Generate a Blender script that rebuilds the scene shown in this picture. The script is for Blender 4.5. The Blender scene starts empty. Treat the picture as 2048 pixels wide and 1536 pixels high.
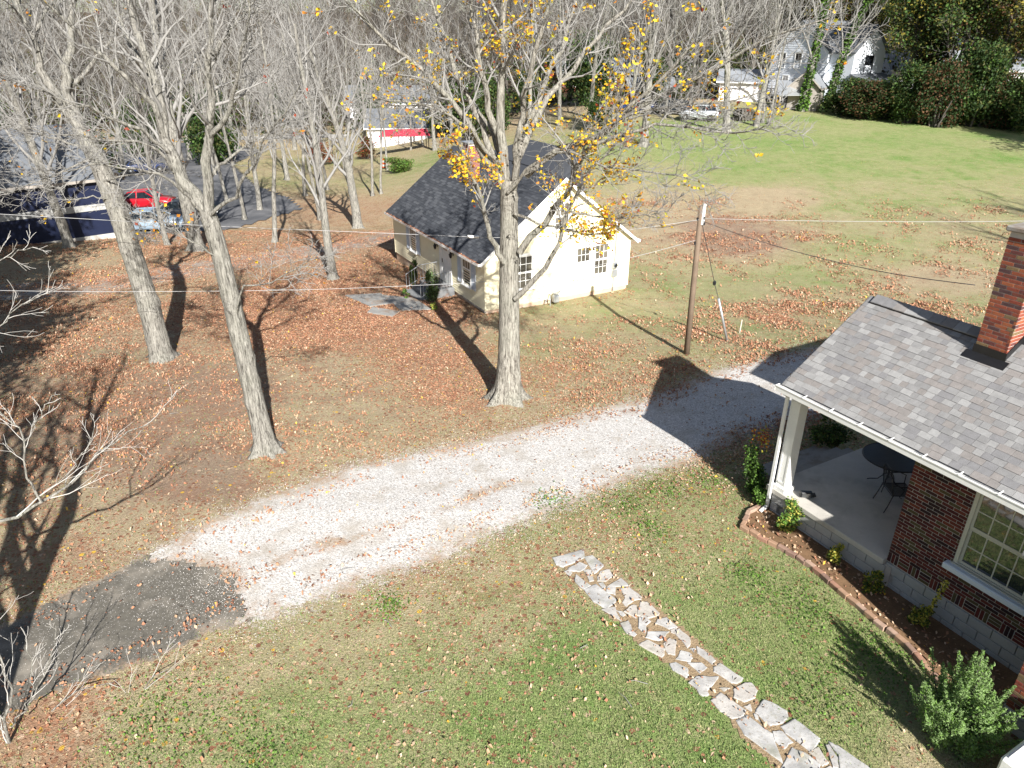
import bpy, math, random
import numpy as np
from mathutils import Vector, Matrix
R = math.radians
rng = np.random.default_rng(7)
random.seed(7)
scene = bpy.context.scene
col = scene.collection

# ------------------------------------------------------------------ camera, sky, sun, exposure
FPX, PITCH, CAMH = 1420.0, R(26.0), 9.5          # focal length in px of a 2048 px wide picture
cam_d = bpy.data.cameras.new('camera'); cam = bpy.data.objects.new('camera', cam_d); col.objects.link(cam)
cam_d.sensor_width = 36.0; cam_d.lens = 36.0 * FPX / 2048.0
cam_d.clip_start = 0.1; cam_d.clip_end = 3000
cam.location = (0, 0, CAMH); cam.rotation_euler = (R(90) - PITCH, 0, 0)
scene.camera = cam
SUN_AZ, SUN_EL = 18.0, 33.0                       # light travels this many degrees left of straight ahead
w = bpy.data.worlds.new('World'); scene.world = w; w.use_nodes = True
nt = w.node_tree
sky = nt.nodes.new('ShaderNodeTexSky'); sky.sky_type = 'NISHITA'; sky.sun_disc = False
sky.sun_elevation = R(SUN_EL); sky.sun_rotation = R(180 - SUN_AZ)
nt.links.new(sky.outputs[0], nt.nodes['Background'].inputs[0])
nt.nodes['Background'].inputs[1].default_value = 0.05
sd = bpy.data.lights.new('sun', 'SUN'); sun = bpy.data.objects.new('sun', sd); col.objects.link(sun)
sd.energy = 5.0; sd.angle = R(0.53); sd.color = (1.0, 0.965, 0.91)
sun_dir = Vector((-math.sin(R(SUN_AZ)) * math.cos(R(SUN_EL)), math.cos(R(SUN_AZ)) * math.cos(R(SUN_EL)), -math.sin(R(SUN_EL))))
sun.rotation_euler = sun_dir.to_track_quat('-Z', 'Y').to_euler(); sun.location = (10, -20, 40)
scene.view_settings.view_transform = 'Standard'; scene.view_settings.look = 'None'
scene.view_settings.exposure = 1.15; scene.view_settings.gamma = 1.0
scene.view_settings.use_curve_mapping = False

# ------------------------------------------------------------------ where things stand
def ray(px, py):
    u = (px - 1024) / FPX; v = (py - 768) / FPX
    return np.array([u, math.cos(PITCH) - v * math.sin(PITCH), -(math.sin(PITCH) + v * math.cos(PITCH))])
CAM = np.array([0, 0, CAMH])
def at_z(px, py, z): d = ray(px, py); return CAM + d * ((z - CAMH) / d[2])
def at_y(px, py, y): d = ray(px, py); return CAM + d * (y / d[1])
ZR = ((-40, 13, 20, 23, 28, 34, 45, 65, 76, 90, 120, 200, 300, 600), (0, 0, -.4, -.55, -1, -1, -.5, .9, 1.6, 2.4, 3, 7, 17, 24))
ZL = ((-40, 13, 22, 30, 40, 50, 100, 150, 200, 300, 600), (0, 0, -.5, -.95, -1.4, -2.6, -4, -2.5, 5, 18, 24))
def tz(x, y):
    x = np.asarray(x, float); y = np.asarray(y, float)
    q = np.clip((x / np.maximum(y, 8) + .22) / .36, 0, 1); q = q * q * (3 - 2 * q)
    return np.interp(y, *ZL) * (1 - q) + np.interp(y, *ZR) * q
def on_ground(px, py):
    d = ray(px, py); z = -.5
    lo, hi = 4.0, 400.0
    for t in np.concatenate([np.linspace(4, 60, 240), np.linspace(60, 400, 400)]):
        p = CAM + d * t
        if p[2] < tz(p[0], p[1]): hi = t; break
        lo = t
    for _ in range(30):
        m = (lo + hi) / 2; p = CAM + d * m
        if p[2] < tz(p[0], p[1]): hi = m
        else: lo = m
    return CAM + d * hi
def ground_pt(x, y): return np.array([x, y, float(tz(x, y))])

# ------------------------------------------------------------------ mesh helpers
class MB:
    def __init__(s): s.V = []; s.F = []; s.M = []
    def add(s, vs, fs, mi=0):
        o = len(s.V); s.V += [tuple(map(float, v)) for v in vs]; s.F += [tuple(i + o for i in f) for f in fs]; s.M += [mi] * len(fs)
        return s
    def box(s, x0, x1, y0, y1, z0, z1, mi=0):
        return s.hexa([(x0, y0, z0), (x1, y0, z0), (x1, y1, z0), (x0, y1, z0), (x0, y0, z1), (x1, y0, z1), (x1, y1, z1), (x0, y1, z1)], mi)
    def hexa(s, v, mi=0):
        return s.add(v, [(3, 2, 1, 0), (4, 5, 6, 7), (0, 1, 5, 4), (1, 2, 6, 5), (2, 3, 7, 6), (3, 0, 4, 7)], mi)
    def bevel_box(s, x0, x1, y0, y1, z0, z1, b, mi=0):
        xs = (x0, x0 + b, x1 - b, x1); ys = (y0, y0 + b, y1 - b, y1); zs = (z0, z0 + b, z1 - b, z1)
        P = {}
        vs = []
        def v(i, j, k):
            if (i, j, k) not in P: P[(i, j, k)] = len(vs); vs.append((xs[i], ys[j], zs[k]))
            return P[(i, j, k)]
        fs = []
        c = lambda f: fs.append(f)
        c((v(0,1,1), v(0,1,2), v(0,2,2), v(0,2,1))); c((v(3,1,1), v(3,2,1), v(3,2,2), v(3,1,2)))
        c((v(1,0,1), v(2,0,1), v(2,0,2), v(1,0,2))); c((v(1,3,1), v(1,3,2), v(2,3,2), v(2,3,1)))
        c((v(1,1,0), v(1,2,0), v(2,2,0), v(2,1,0))); c((v(1,1,3), v(2,1,3), v(2,2,3), v(1,2,3)))
        for j, jj in ((1, 0), (2, 3)):
            for i, ii in ((1, 0), (2, 3)):
                f = (v(ii, j, 1), v(i, jj, 1), v(i, jj, 2), v(ii, j, 2)); c(f)
            for k, kk in ((1, 0), (2, 3)):
                c((v(1, jj, k), v(2, jj, k), v(2, j, kk), v(1, j, kk)))
        for i, ii in ((1, 0), (2, 3)):
            for k, kk in ((1, 0), (2, 3)):
                c((v(ii, 1, k), v(ii, 2, k), v(i, 2, kk), v(i, 1, kk)))
        for i, ii in ((1, 0), (2, 3)):
            for j, jj in ((1, 0), (2, 3)):
                for k, kk in ((1, 0), (2, 3)):
                    c((v(ii, j, k), v(i, jj, k), v(i, j, kk)))
        return s.add(vs, fs, mi)
    def bar(s, p, q, w, h, up=(0, 0, 1), mi=0):
        p = Vector(p); q = Vector(q); d = (q - p).normalized(); u = Vector(up)
        a = d.cross(u)
        if a.length < 1e-4: a = d.cross(Vector((1, 0, 0)))
        a.normalize(); b = a.cross(d); a *= w / 2; b *= h / 2
        return s.hexa([p - a - b, p + a - b, q + a - b, q - a - b, p - a + b, p + a + b, q + a + b, q - a + b], mi)
    def tube(s, pts, rad, k=8, mi=0, cap=True):
        pts = [Vector(p) for p in pts]
        if not hasattr(rad, '__len__'): rad = [rad] * len(pts)
        ref = None; vs = []
        for i, p in enumerate(pts):
            d = (pts[min(i + 1, len(pts) - 1)] - pts[max(i - 1, 0)]).normalized()
            if ref is None: ref = d.orthogonal().normalized()
            a = (ref - d * ref.dot(d)).normalized(); ref = a; b = d.cross(a)
            for j in range(k):
                t = 2 * math.pi * j / k; vs.append(p + (a * math.cos(t) + b * math.sin(t)) * rad[i])
        n = len(pts); fs = [(i * k + j, i * k + (j + 1) % k, (i + 1) * k + (j + 1) % k, (i + 1) * k + j) for i in range(n - 1) for j in range(k)]
        if cap: fs += [tuple(range(k - 1, -1, -1)), tuple(range((n - 1) * k, n * k))]
        return s.add(vs, fs, mi)
    def lathe(s, prof, k=16, c=(0, 0, 0), mi=0):
        vs = [(c[0] + r * math.cos(2 * math.pi * j / k), c[1] + r * math.sin(2 * math.pi * j / k), c[2] + z) for r, z in prof for j in range(k)]
        n = len(prof); fs = [(i * k + j, i * k + (j + 1) % k, (i + 1) * k + (j + 1) % k, (i + 1) * k + j) for i in range(n - 1) for j in range(k)]
        fs += [tuple(range(k - 1, -1, -1)), tuple(range((n - 1) * k, n * k))]
        return s.add(vs, fs, mi)
    def prism(s, poly, d, mi=0):
        """poly: 3-D outline, d: extrusion vector"""
        n = len(poly); d = Vector(d); a = [Vector(p) for p in poly]; b = [p + d for p in a]
        return s.add(a + b, [tuple(range(n - 1, -1, -1)), tuple(range(n, 2 * n))] + [(i, (i + 1) % n, n + (i + 1) % n, n + i) for i in range(n)], mi)
    def mesh(s, name, mats, smooth=False):
        me = bpy.data.meshes.new(name); me.from_pydata(s.V, [], s.F)
        for m in (mats if isinstance(mats, (list, tuple)) else [mats]): me.materials.append(m)
        me.polygons.foreach_set('material_index', s.M)
        if smooth: me.polygons.foreach_set('use_smooth', [True] * len(s.F))
        me.update(); return me
    def build(s, name, mats, parent=None, smooth=False):
        return link(name, s.mesh(name, mats, smooth), parent)
def link(name, me, parent=None):
    o = bpy.data.objects.new(name, me); col.objects.link(o); o.parent = parent; return o
def np_mesh(name, V, F, mats, mi=None, smooth=False):
    """V (n,3), F (m,k) equal-sided faces"""
    me = bpy.data.meshes.new(name); V = np.asarray(V, np.float32); F = np.asarray(F, np.int32); m, k = F.shape
    me.vertices.add(len(V)); me.vertices.foreach_set('co', V.ravel())
    me.loops.add(m * k); me.loops.foreach_set('vertex_index', F.ravel())
    me.polygons.add(m); me.polygons.foreach_set('loop_start', np.arange(0, m * k, k, dtype=np.int32))
    for x in (mats if isinstance(mats, (list, tuple)) else [mats]): me.materials.append(x)
    if mi is not None: me.polygons.foreach_set('material_index', np.asarray(mi, np.int32))
    me.polygons.foreach_set('use_smooth', np.full(m, smooth))
    me.update(calc_edges=True); me.validate(); return me
def tag(o, label=None, cat=None, group=None, kind=None):
    if label: o['label'] = label
    if cat: o['category'] = cat
    if group: o['group'] = group
    if kind: o['kind'] = kind
    return o
def empty(name, loc, rz=0, label=None, cat=None, group=None):
    o = bpy.data.objects.new(name, None); col.objects.link(o); o.location = tuple(map(float, loc)); o.rotation_euler = (0, 0, rz)
    o.empty_display_size = .2
    return tag(o, label, cat, group)
def copy_tree(o, parent=None):
    c = o.copy(); col.objects.link(c); c.parent = parent
    for ch in list(o.children): copy_tree(ch, c)
    return c

# ------------------------------------------------------------------ materials
class NT:
    def __init__(s, name):
        s.m = bpy.data.materials.new(name); s.m.use_nodes = True; s.t = s.m.node_tree; s.n = s.t.nodes; s.l = s.t.links
        s.p = s.n['Principled BSDF']; s.pos = None
    def new(s, t, **k):
        n = s.n.new(t)
        for a, b in k.items(): setattr(n, a, b)
        return n
    def lk(s, a, b): s.l.new(a, b)
    def co(s, obj=False):
        if s.pos is None: s.pos = s.new('ShaderNodeTexCoord').outputs['Object'] if obj else s.new('ShaderNodeNewGeometry').outputs['Position']
        return s.pos
    def noise(s, scale, detail=3, rough=.55, vec=None, dist=0):
        n = s.new('ShaderNodeTexNoise'); n.inputs['Scale'].default_value = scale; n.inputs['Detail'].default_value = detail
        n.inputs['Roughness'].default_value = rough; n.inputs['Distortion'].default_value = dist
        s.lk(vec if vec is not None else s.co(), n.inputs['Vector']); return n.outputs['Fac']
    def voro(s, scale, feature='F1', vec=None, rnd=1):
        n = s.new('ShaderNodeTexVoronoi', feature=feature); n.inputs['Scale'].default_value = scale; n.inputs['Randomness'].default_value = rnd
        s.lk(vec if vec is not None else s.co(), n.inputs['Vector']); return n
    def ramp(s, fac, stops, interp='LINEAR'):
        n = s.new('ShaderNodeValToRGB'); cr = n.color_ramp; cr.interpolation = interp
        while len(cr.elements) < len(stops): cr.elements.new(.5)
        for e, (p, c) in zip(cr.elements, stops):
            e.position = p; e.color = tuple(c) + (1,) if hasattr(c, '__len__') else (c, c, c, 1)
        s.lk(fac, n.inputs[0]); return n.outputs[0]
    def mix(s, fac, a, b, mode='MIX'):
        n = s.new('ShaderNodeMix', data_type='RGBA', blend_type=mode, clamp_factor=True)
        for x, i in ((fac, 0), (a, 6), (b, 7)):
            if hasattr(x, 'links'): s.lk(x, n.inputs[i])
            elif i == 0: n.inputs[0].default_value = x
            else: n.inputs[i].default_value = tuple(x) + (1,) if hasattr(x, '__len__') else (x, x, x, 1)
        return n.outputs[2]
    def math(s, op, a, b=0.0, clamp=False):
        n = s.new('ShaderNodeMath', operation=op, use_clamp=clamp)
        for x, i in ((a, 0), (b, 1)):
            if hasattr(x, 'links'): s.lk(x, n.inputs[i])
            else: n.inputs[i].default_value = x
        return n.outputs[0]
    def step(s, x, lo, hi): return s.ramp(x, [(lo, 0.0), (hi, 1.0)])
    def bump(s, h, strength=.4, dist=.02):
        n = s.new('ShaderNodeBump'); n.inputs['Strength'].default_value = strength; n.inputs['Distance'].default_value = dist
        s.lk(h, n.inputs['Height']); s.lk(n.outputs[0], s.p.inputs['Normal'])
    def color(s, c):
        if hasattr(c, 'links'): s.lk(c, s.p.inputs['Base Color'])
        else: s.p.inputs['Base Color'].default_value = tuple(c) + (1,)
    def set(s, rough=.8, spec=.3, metal=0):
        s.p.inputs['Roughness'].default_value = rough; s.p.inputs['Specular IOR Level'].default_value = spec; s.p.inputs['Metallic'].default_value = metal
        return s.m
def mat(name, c, rough=.8, spec=.3, metal=0, var=.25, scale=6, fine=60, bump=.15, dirt=None):
    """a plain surface with mottling of two sizes and a little relief"""
    t = NT(name); n1 = t.noise(scale, 4); n2 = t.noise(fine, 2)
    f = t.math('ADD', t.math('MULTIPLY', n1, .6), t.math('MULTIPLY', n2, .4))
    c = np.array(c); base = t.ramp(f, [(.25, tuple(c * (1 - var))), (.75, tuple(np.minimum(c * (1 + var), .95)))])
    if dirt is not None: base = t.mix(t.step(t.noise(scale * .45, 5, .65), .52, .7), base, dirt)
    t.color(base)
    if bump: t.bump(n2, bump, .01)
    return t.set(rough, spec, metal)
M = {}
M['white_paint'] = mat('white_paint', (.80, .80, .78), .45, .4, var=.06, scale=3, fine=25, bump=.05, dirt=(.66, .65, .61))
M['cream_paint'] = mat('cream_paint', (.50, .49, .42), .5, .4, var=.08, scale=3, fine=25, bump=.05)
M['blue_white'] = mat('blue_white', (.60, .66, .74), .55, .3, var=.05, scale=2, fine=20, bump=.03)
M['siding'] = mat('siding', (.86, .79, .57), .55, .3, var=.06, scale=2, fine=30, bump=.05, dirt=(.78, .70, .47))
M['white_siding'] = mat('white_siding', (.78, .82, .88), .6, .3, var=.04, scale=1, fine=12, bump=.02)
M['concrete'] = mat('concrete', (.46, .44, .40), .9, .2, var=.16, scale=2.2, fine=40, bump=.2, dirt=(.33, .31, .28))
M['block'] = mat('block', (.37, .37, .36), .9, .2, var=.14, scale=4, fine=50, bump=.35, dirt=(.32, .32, .30))
M['tan_foundation'] = mat('tan_foundation', (.55, .40, .29), .9, .2, var=.18, scale=3, fine=30, bump=.3, dirt=(.50, .42, .34))
M['mortar'] = mat('mortar', (.46, .42, .38), .95, .1, var=.15, scale=8, fine=80, bump=.2)
M['dark_metal'] = mat('dark_metal', (.012, .013, .016), .45, .5, var=.3, fine=100, bump=.05)
M['galv'] = mat('galv', (.45, .47, .49), .4, .5, .6, var=.1, bump=.05)
M['wire'] = mat('wire', (.38, .38, .38), .5, .4, var=.1, bump=0)
M['dark_wire'] = mat('dark_wire', (.05, .05, .055), .6, .3, var=.1, bump=0)
M['flashing'] = mat('flashing', (.012, .012, .013), .4, .5, var=.3, bump=.05)
_t = NT('window_glass'); _t.color((.02, .024, .028)); M['glass'] = _t.set(.04, .8); _t.p.inputs['IOR'].default_value = 1.9
_t = NT('clear_glass'); _t.color((.3, .35, .37)); M['car_glass'] = _t.set(.05, .8)
_t.color((.015, .02, .025))
_t = NT('reflection_tinted_glass'); _t.color(_t.ramp(_t.noise(1.3, 3), [(.35, (.05, .047, .04)), (.65, (.17, .155, .125))])); M['reflection_tinted_glass'] = _t.set(.08, .7)  # mottled olive grey base colour stands in for reflections and a lit interior
M['curtain'] = mat('curtain', (.7, .7, .68), .9, .1, var=.06, bump=.05)
M['wood_pole'] = mat('wood_pole', (.17, .125, .09), .85, .2, var=.3, scale=3, fine=40, bump=.4)
M['grey_wood'] = mat('grey_wood', (.32, .29, .26), .9, .15, var=.3, scale=4, fine=40, bump=.4)
M['soil'] = mat('soil', (.17, .105, .06), .95, .1, var=.35, scale=5, fine=40, bump=.6)
M['rubber'] = mat('rubber', (.02, .02, .02), .8, .3, var=.2, bump=.1)
# ------------------------------------------------------------------ ground cover map: green grass, fallen leaves, bare soil; the rest is dry grass
CP = [(600,1500,.75,.3,.05),(300,1480,.6,.3,.15),(100,1450,.1,.8,.2),(750,1300,.5,.3,0),(900,1150,.35,.5,0),(1000,1250,.55,.5,0),(1000,1450,.95,.2,0),
(1200,1450,1,.06,0),(1300,1300,.95,.08,0),(1100,1350,.85,.3,0),(1150,1150,.45,.5,0),(1300,1020,.75,.5,0),(1420,970,.75,.55,0),(1500,1200,.95,.18,0),(1600,1300,1.05,.12,0),
(1700,1450,.85,.08,.0),(1850,1520,.45,.08,.1),(1450,1100,.7,.4,0),(600,1230,.45,.25,0),(450,1300,.4,.4,.1),(800,1450,.8,.3,0),(900,850,.2,.45,.05),(700,880,.15,.35,.2),
(600,940,.1,.45,.25),(350,1050,.1,.35,.35),(150,1130,.1,.5,.35),(400,950,.05,.25,.75),(250,850,.05,.3,.7),(450,780,.05,.25,.7),(150,750,.1,.4,.5),(80,650,.25,.3,.4),
(200,600,.2,.45,.3),(650,750,.05,.4,.4),(650,650,.05,.95,.1),(560,600,.05,.9,.1),(760,620,.05,.95,0),(850,720,.1,.85,0),(900,800,.15,.8,0),(720,820,.15,.22,.4),
(1100,760,.3,.45,0),(1200,780,.35,.4,0),(1090,680,.45,.3,.05),(1250,680,.5,.28,0),(1150,640,.55,.15,0),(1300,640,.65,.1,0),(600,530,.05,.7,.1),(750,510,.1,.6,.1),
(600,460,.3,.55,0),(680,430,.2,.7,0),(420,560,.2,.5,.1),(200,530,.25,.4,.2),(60,540,.3,.2,.3),(800,330,.7,.2,0),(720,340,.5,.3,.1),(1400,690,.55,.3,0),(1500,660,.6,.22,0),
(1550,630,.4,.5,0),(1480,580,.8,.12,0),(1600,560,.75,.1,0),(1330,520,.45,.18,.2),(1300,450,.35,.22,.2),(1480,480,.15,.2,.85),(1420,455,.1,.25,.7),(1600,470,.4,.2,.4),
(1700,480,.75,.12,0),(1800,520,.7,.14,0),(1870,550,.1,.1,.3),(1950,500,.5,.2,.1),(1700,420,.65,.12,0),(1900,400,.7,.1,0),(1530,400,.0,.05,.2),(1400,400,.35,.25,.05),
(1300,360,.55,.12,0),(1500,350,1.0,.05,0),(1700,340,.95,.05,0),(1900,320,.95,.05,0),(1600,280,1,.02,0),(1850,270,1,.02,0),(1350,290,1.1,.02,0),(1440,300,1.1,.02,0),
(2000,450,.6,.15,0),(1600,610,.45,.38,0),(1450,740,.45,.45,0),(1750,600,.4,.25,0),(1250,430,.4,.2,.1),(1000,250,.3,.4,.2),(400,250,.4,.4,.2),(100,250,.3,.4,.3),(1250,200,.3,.3,.3),
(700,200,.3,.4,.2),(1700,150,.4,.2,.2),(300,120,.1,.4,.5),(1000,120,.1,.4,.5),(1700,100,.1,.3,.5)]
_cpw = np.array([on_ground(c[0], c[1])[:2] for c in CP]); _cpv = np.array([c[2:] for c in CP])
def _warp(x, y):
    y = np.maximum(y, 2.0); return np.stack([x / (y + 6) * 22, np.log(y + 6) * 22], -1)
_cpt = _warp(_cpw[:, 0], _cpw[:, 1])
def cover(x, y):
    p = _warp(np.asarray(x, float).ravel(), np.asarray(y, float).ravel()); out = np.zeros((len(p), 3))
    for i in range(0, len(p), 20000):
        d2 = ((p[i:i + 20000, None] - _cpt[None]) ** 2).sum(-1); wt = 1 / (d2 + .15) ** 1.6
        out[i:i + 20000] = (wt[..., None] * _cpv[None]).sum(1) / wt.sum(1)[:, None]
    return out
def vnoise(x, y, sc, seed=0):
    """smooth value noise"""
    r = np.random.default_rng(seed).random((256, 256)); x = np.asarray(x) * sc; y = np.asarray(y) * sc
    i = np.floor(x).astype(int); j = np.floor(y).astype(int); fx = x - i; fy = y - j; fx = fx * fx * (3 - 2 * fx); fy = fy * fy * (3 - 2 * fy)
    g = lambda a, b: r[a % 256, b % 256]
    return (g(i, j) * (1 - fx) + g(i + 1, j) * fx) * (1 - fy) + (g(i, j + 1) * (1 - fx) + g(i + 1, j + 1) * fx) * fy
def fbm(x, y, sc, seed=0): return .5 * vnoise(x, y, sc, seed) + .3 * vnoise(x, y, sc * 2.1, seed + 1) + .2 * vnoise(x, y, sc * 4.3, seed + 2)

LEAFC = [(.36, .18, .105), (.29, .135, .08), (.40, .25, .155), (.52, .38, .265), (.19, .09, .058), (.62, .38, .06)]
def ground_material():
    t = NT('ground_grass_and_leaves'); at = t.new('ShaderNodeAttribute', attribute_name='cover'); sp = t.new('ShaderNodeSeparateColor'); t.lk(at.outputs['Color'], sp.inputs[0])
    g, lf, dr = sp.outputs
    n0 = t.noise(.16, 4, .6); n1 = t.noise(.9, 5, .6); n2 = t.noise(5, 4, .6); n3 = t.noise(26, 3, .6); n4 = t.noise(90, 2)
    tanc = t.ramp(n3, [(.25, (.23, .175, .10)), (.5, (.36, .29, .185)), (.75, (.47, .40, .28))])
    lush = t.ramp(n3, [(.25, (.06, .12, .025)), (.5, (.13, .225, .055)), (.75, (.22, .34, .10))])
    grn = t.ramp(n3, [(.25, (.09, .14, .035)), (.5, (.17, .24, .07)), (.75, (.275, .345, .13))])
    grn = t.mix(t.step(n2, .35, .7), grn, t.ramp(n4, [(.3, (.22, .225, .10)), (.7, (.36, .345, .185))]))
    s = t.math('ADD', t.math('ADD', g, t.math('MULTIPLY', t.math('SUBTRACT', n0, .5), .9)), t.math('ADD', t.math('MULTIPLY', t.math('SUBTRACT', n1, .5), .7), t.math('MULTIPLY', t.math('SUBTRACT', n2, .5), .9)))
    grn = t.mix(t.step(t.math('ADD', t.math('MULTIPLY', n0, .5), t.math('MULTIPLY', n1, .5)), .49, .66), grn, lush)
    base = t.mix(t.step(s, .25, .95), tanc, grn)
    soil = t.ramp(n3, [(.25, (.17, .122, .085)), (.5, (.28, .21, .15)), (.8, (.40, .32, .24))])
    soil = t.mix(t.step(n1, .4, .65), soil, t.ramp(n3, [(.25, (.19, .12, .08)), (.75, (.33, .22, .155))]))
    s2 = t.math('ADD', dr, t.math('ADD', t.math('MULTIPLY', t.math('SUBTRACT', n1, .5), .8), t.math('MULTIPLY', t.math('SUBTRACT', n2, .5), .7)))
    base = t.mix(t.step(s2, .28, .6), base, soil)
    lm = t.math('ADD', lf, t.math('ADD', t.math('MULTIPLY', t.math('SUBTRACT', n1, .5), 1.1), t.math('MULTIPLY', t.math('SUBTRACT', n2, .5), .8)))
    base = t.mix(t.math('MULTIPLY', t.step(lm, .42, .95), .8), base, t.ramp(n4, [(.3, (.20, .10, .06)), (.5, (.31, .165, .10)), (.75, (.40, .25, .165))]))
    for sc, k in ((16, .7), (10, .5)):
        v = t.voro(sc); cs = t.new('ShaderNodeSeparateColor'); t.lk(v.outputs['Color'], cs.inputs[0])
        lc = t.ramp(cs.outputs[0], [(0, LEAFC[0]), (.22, LEAFC[1]), (.45, LEAFC[2]), (.66, LEAFC[3]), (.86, LEAFC[4]), (.97, LEAFC[5])], 'CONSTANT')
        lc = t.mix(t.math('MULTIPLY', cs.outputs[2], .5), lc, (.20, .12, .07))
        dens = t.math('MULTIPLY', t.math('ADD', lf, t.math('MULTIPLY', t.math('SUBTRACT', n1, .5), .7)), k)
        inside = t.step(v.outputs['Distance'], .50, .44)
        m = t.math('MULTIPLY', t.math('LESS_THAN', cs.outputs[1], dens), t.math('LESS_THAN', v.outputs['Distance'], .48))
        base = t.mix(m, base, lc)
    ds = t.math('ADD', at.outputs['Alpha'], t.math('ADD', t.math('MULTIPLY', t.math('SUBTRACT', n2, .5), 1.3), t.math('MULTIPLY', t.math('SUBTRACT', n3, .5), 1.2)))
    base = t.mix(t.math('MULTIPLY', t.step(ds, .42, .75), .9), base, t.ramp(n4, [(.3, (.36, .32, .28)), (.7, (.56, .52, .48))]))
    base = t.mix(.5, base, t.ramp(t.noise(1.9, 6, .75), [(.3, .78), (.7, 1.38)]), 'MULTIPLY')
    base = t.mix(.55, base, t.ramp(n4, [(.2, .55), (.8, 1.35)]), 'MULTIPLY')
    t.color(base); t.bump(t.math('ADD', n3, t.math('MULTIPLY', n4, .6)), .8, .05)
    return t.set(.95, .12)
M['ground'] = ground_material()
def axis(segs):
    out = [segs[0][0]]
    for a, b, s in segs: n = max(1, round((b - a) / s)); out += list(np.linspace(a, b, n + 1)[1:])
    return np.array(out)
xs = axis([(-900, -300, 100), (-300, -100, 20), (-100, -40, 4), (-40, -24, 1), (-24, 24, .25), (24, 60, 1), (60, 120, 4), (120, 300, 20), (300, 900, 100)])
ys = axis([(-60, 0, 6), (0, 7, 1), (7, 36, .25), (36, 60, .6), (60, 110, 1.5), (110, 320, 8), (320, 900, 60)])
X, Yg = np.meshgrid(xs, ys); Zg = tz(X, Yg) + (fbm(X, Yg, .5, 3) - .5) * .02 * (Yg > 5)
V = np.stack([X, Yg, Zg], -1).reshape(-1, 3); nx = len(xs); ii = np.arange((len(ys) - 1) * (nx - 1)); r_, c_ = ii // (nx - 1), ii % (nx - 1)
F = np.stack([r_ * nx + c_, r_ * nx + c_ + 1, (r_ + 1) * nx + c_ + 1, (r_ + 1) * nx + c_], -1)
me = np_mesh('ground', V, F, M['ground'], smooth=True)
GROUND_ME, GROUND_V = me, V
ca = me.color_attributes.new('cover', 'FLOAT_COLOR', 'POINT'); cv = cover(V[:, 0], V[:, 1])
ground = tag(link('ground', me), 'sloping yard of patchy grass, bare soil and fallen leaves', None, None, 'structure')

# ------------------------------------------------------------------ driveway, path, car park
def sdist(poly, x, y):
    """signed distance, inside positive"""
    P = np.asarray(poly)[:, :2]; Q = np.roll(P, -1, 0); x = np.asarray(x).ravel(); y = np.asarray(y).ravel()
    d = np.full(len(x), 1e9); ins = np.zeros(len(x), bool)
    for a, b in zip(P, Q):
        e = b - a; t = np.clip(((x - a[0]) * e[0] + (y - a[1]) * e[1]) / (e @ e + 1e-12), 0, 1)
        d = np.minimum(d, np.hypot(x - a[0] - t * e[0], y - a[1] - t * e[1]))
        c = ((a[1] > y) != (b[1] > y)) & (x < (b[0] - a[0]) * (y - a[1]) / (b[1] - a[1] + 1e-12) + a[0]); ins ^= c
    return np.where(ins, d, -d)
def sheet(name, poly, cell, dz, mt, jag=.15, jsc=2.5, seed=11, parent=None, extra=None, grow=0.0):
    P = np.asarray(poly)[:, :2]; x0, y0 = P.min(0) - .3; x1, y1 = P.max(0) + .3
    X, Y = np.meshgrid(np.arange(x0, x1, cell), np.arange(y0, y1, cell)); sd_ = sdist(P, X, Y).reshape(X.shape)
    e = sd_ + (fbm(X, Y, jsc, seed) - .5) * 2 * jag + (vnoise(X, Y, jsc * 5, seed + 5) - .5) * jag * .8
    keep = e > -grow; sd_ = sd_ if extra is None else np.minimum(sd_, extra(X, Y)); idx = -np.ones(X.shape, int)
    q = keep[:-1, :-1] & keep[1:, :-1] & keep[:-1, 1:] & keep[1:, 1:]
    use = np.zeros(X.shape, bool); use[:-1, :-1] |= q; use[1:, :-1] |= q; use[:-1, 1:] |= q; use[1:, 1:] |= q
    idx[use] = np.arange(use.sum()); x, y = X[use], Y[use]
    V = np.stack([x, y, tz(x, y) + (fbm(x, y, .5, 3) - .5) * .02 * (y > 5) + dz], -1); jx, ix = np.nonzero(q)
    F = np.stack([idx[jx, ix], idx[jx, ix + 1], idx[jx + 1, ix + 1], idx[jx + 1, ix]], -1)
    me = np_mesh(name, V, F, mt, smooth=True); at_ = me.attributes.new('edge', 'FLOAT', 'POINT'); at_.data.foreach_set('value', np.clip(.4 + sd_[use], 0, 1).astype(np.float32)); return link(name, me, parent), e
def gpx(pts): return np.array([on_ground(*p) for p in pts])
t = NT('pale_gravel'); v = t.voro(45); v2 = t.voro(20); n1 = t.noise(1.1, 5, .62); n2 = t.noise(7, 4, .6)
cs = t.new('ShaderNodeSeparateColor'); t.lk(v.outputs['Color'], cs.inputs[0])
c = t.ramp(cs.outputs[0], [(0, (.29, .275, .26)), (.3, (.49, .47, .445)), (.75, (.62, .60, .575)), (1, (.72, .70, .68))])
c = t.mix(t.step(n1, .50, .72), c, t.ramp(n2, [(.3, (.33, .29, .235)), (.7, (.48, .44, .39))]))
c = t.mix(t.math('MULTIPLY', t.step(n2, .62, .74), .8), c, (.26, .19, .12)); c = t.mix(.5, c, t.ramp(v2.outputs['Distance'], [(0, 1.0), (.7, .7)]), 'MULTIPLY')
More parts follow.
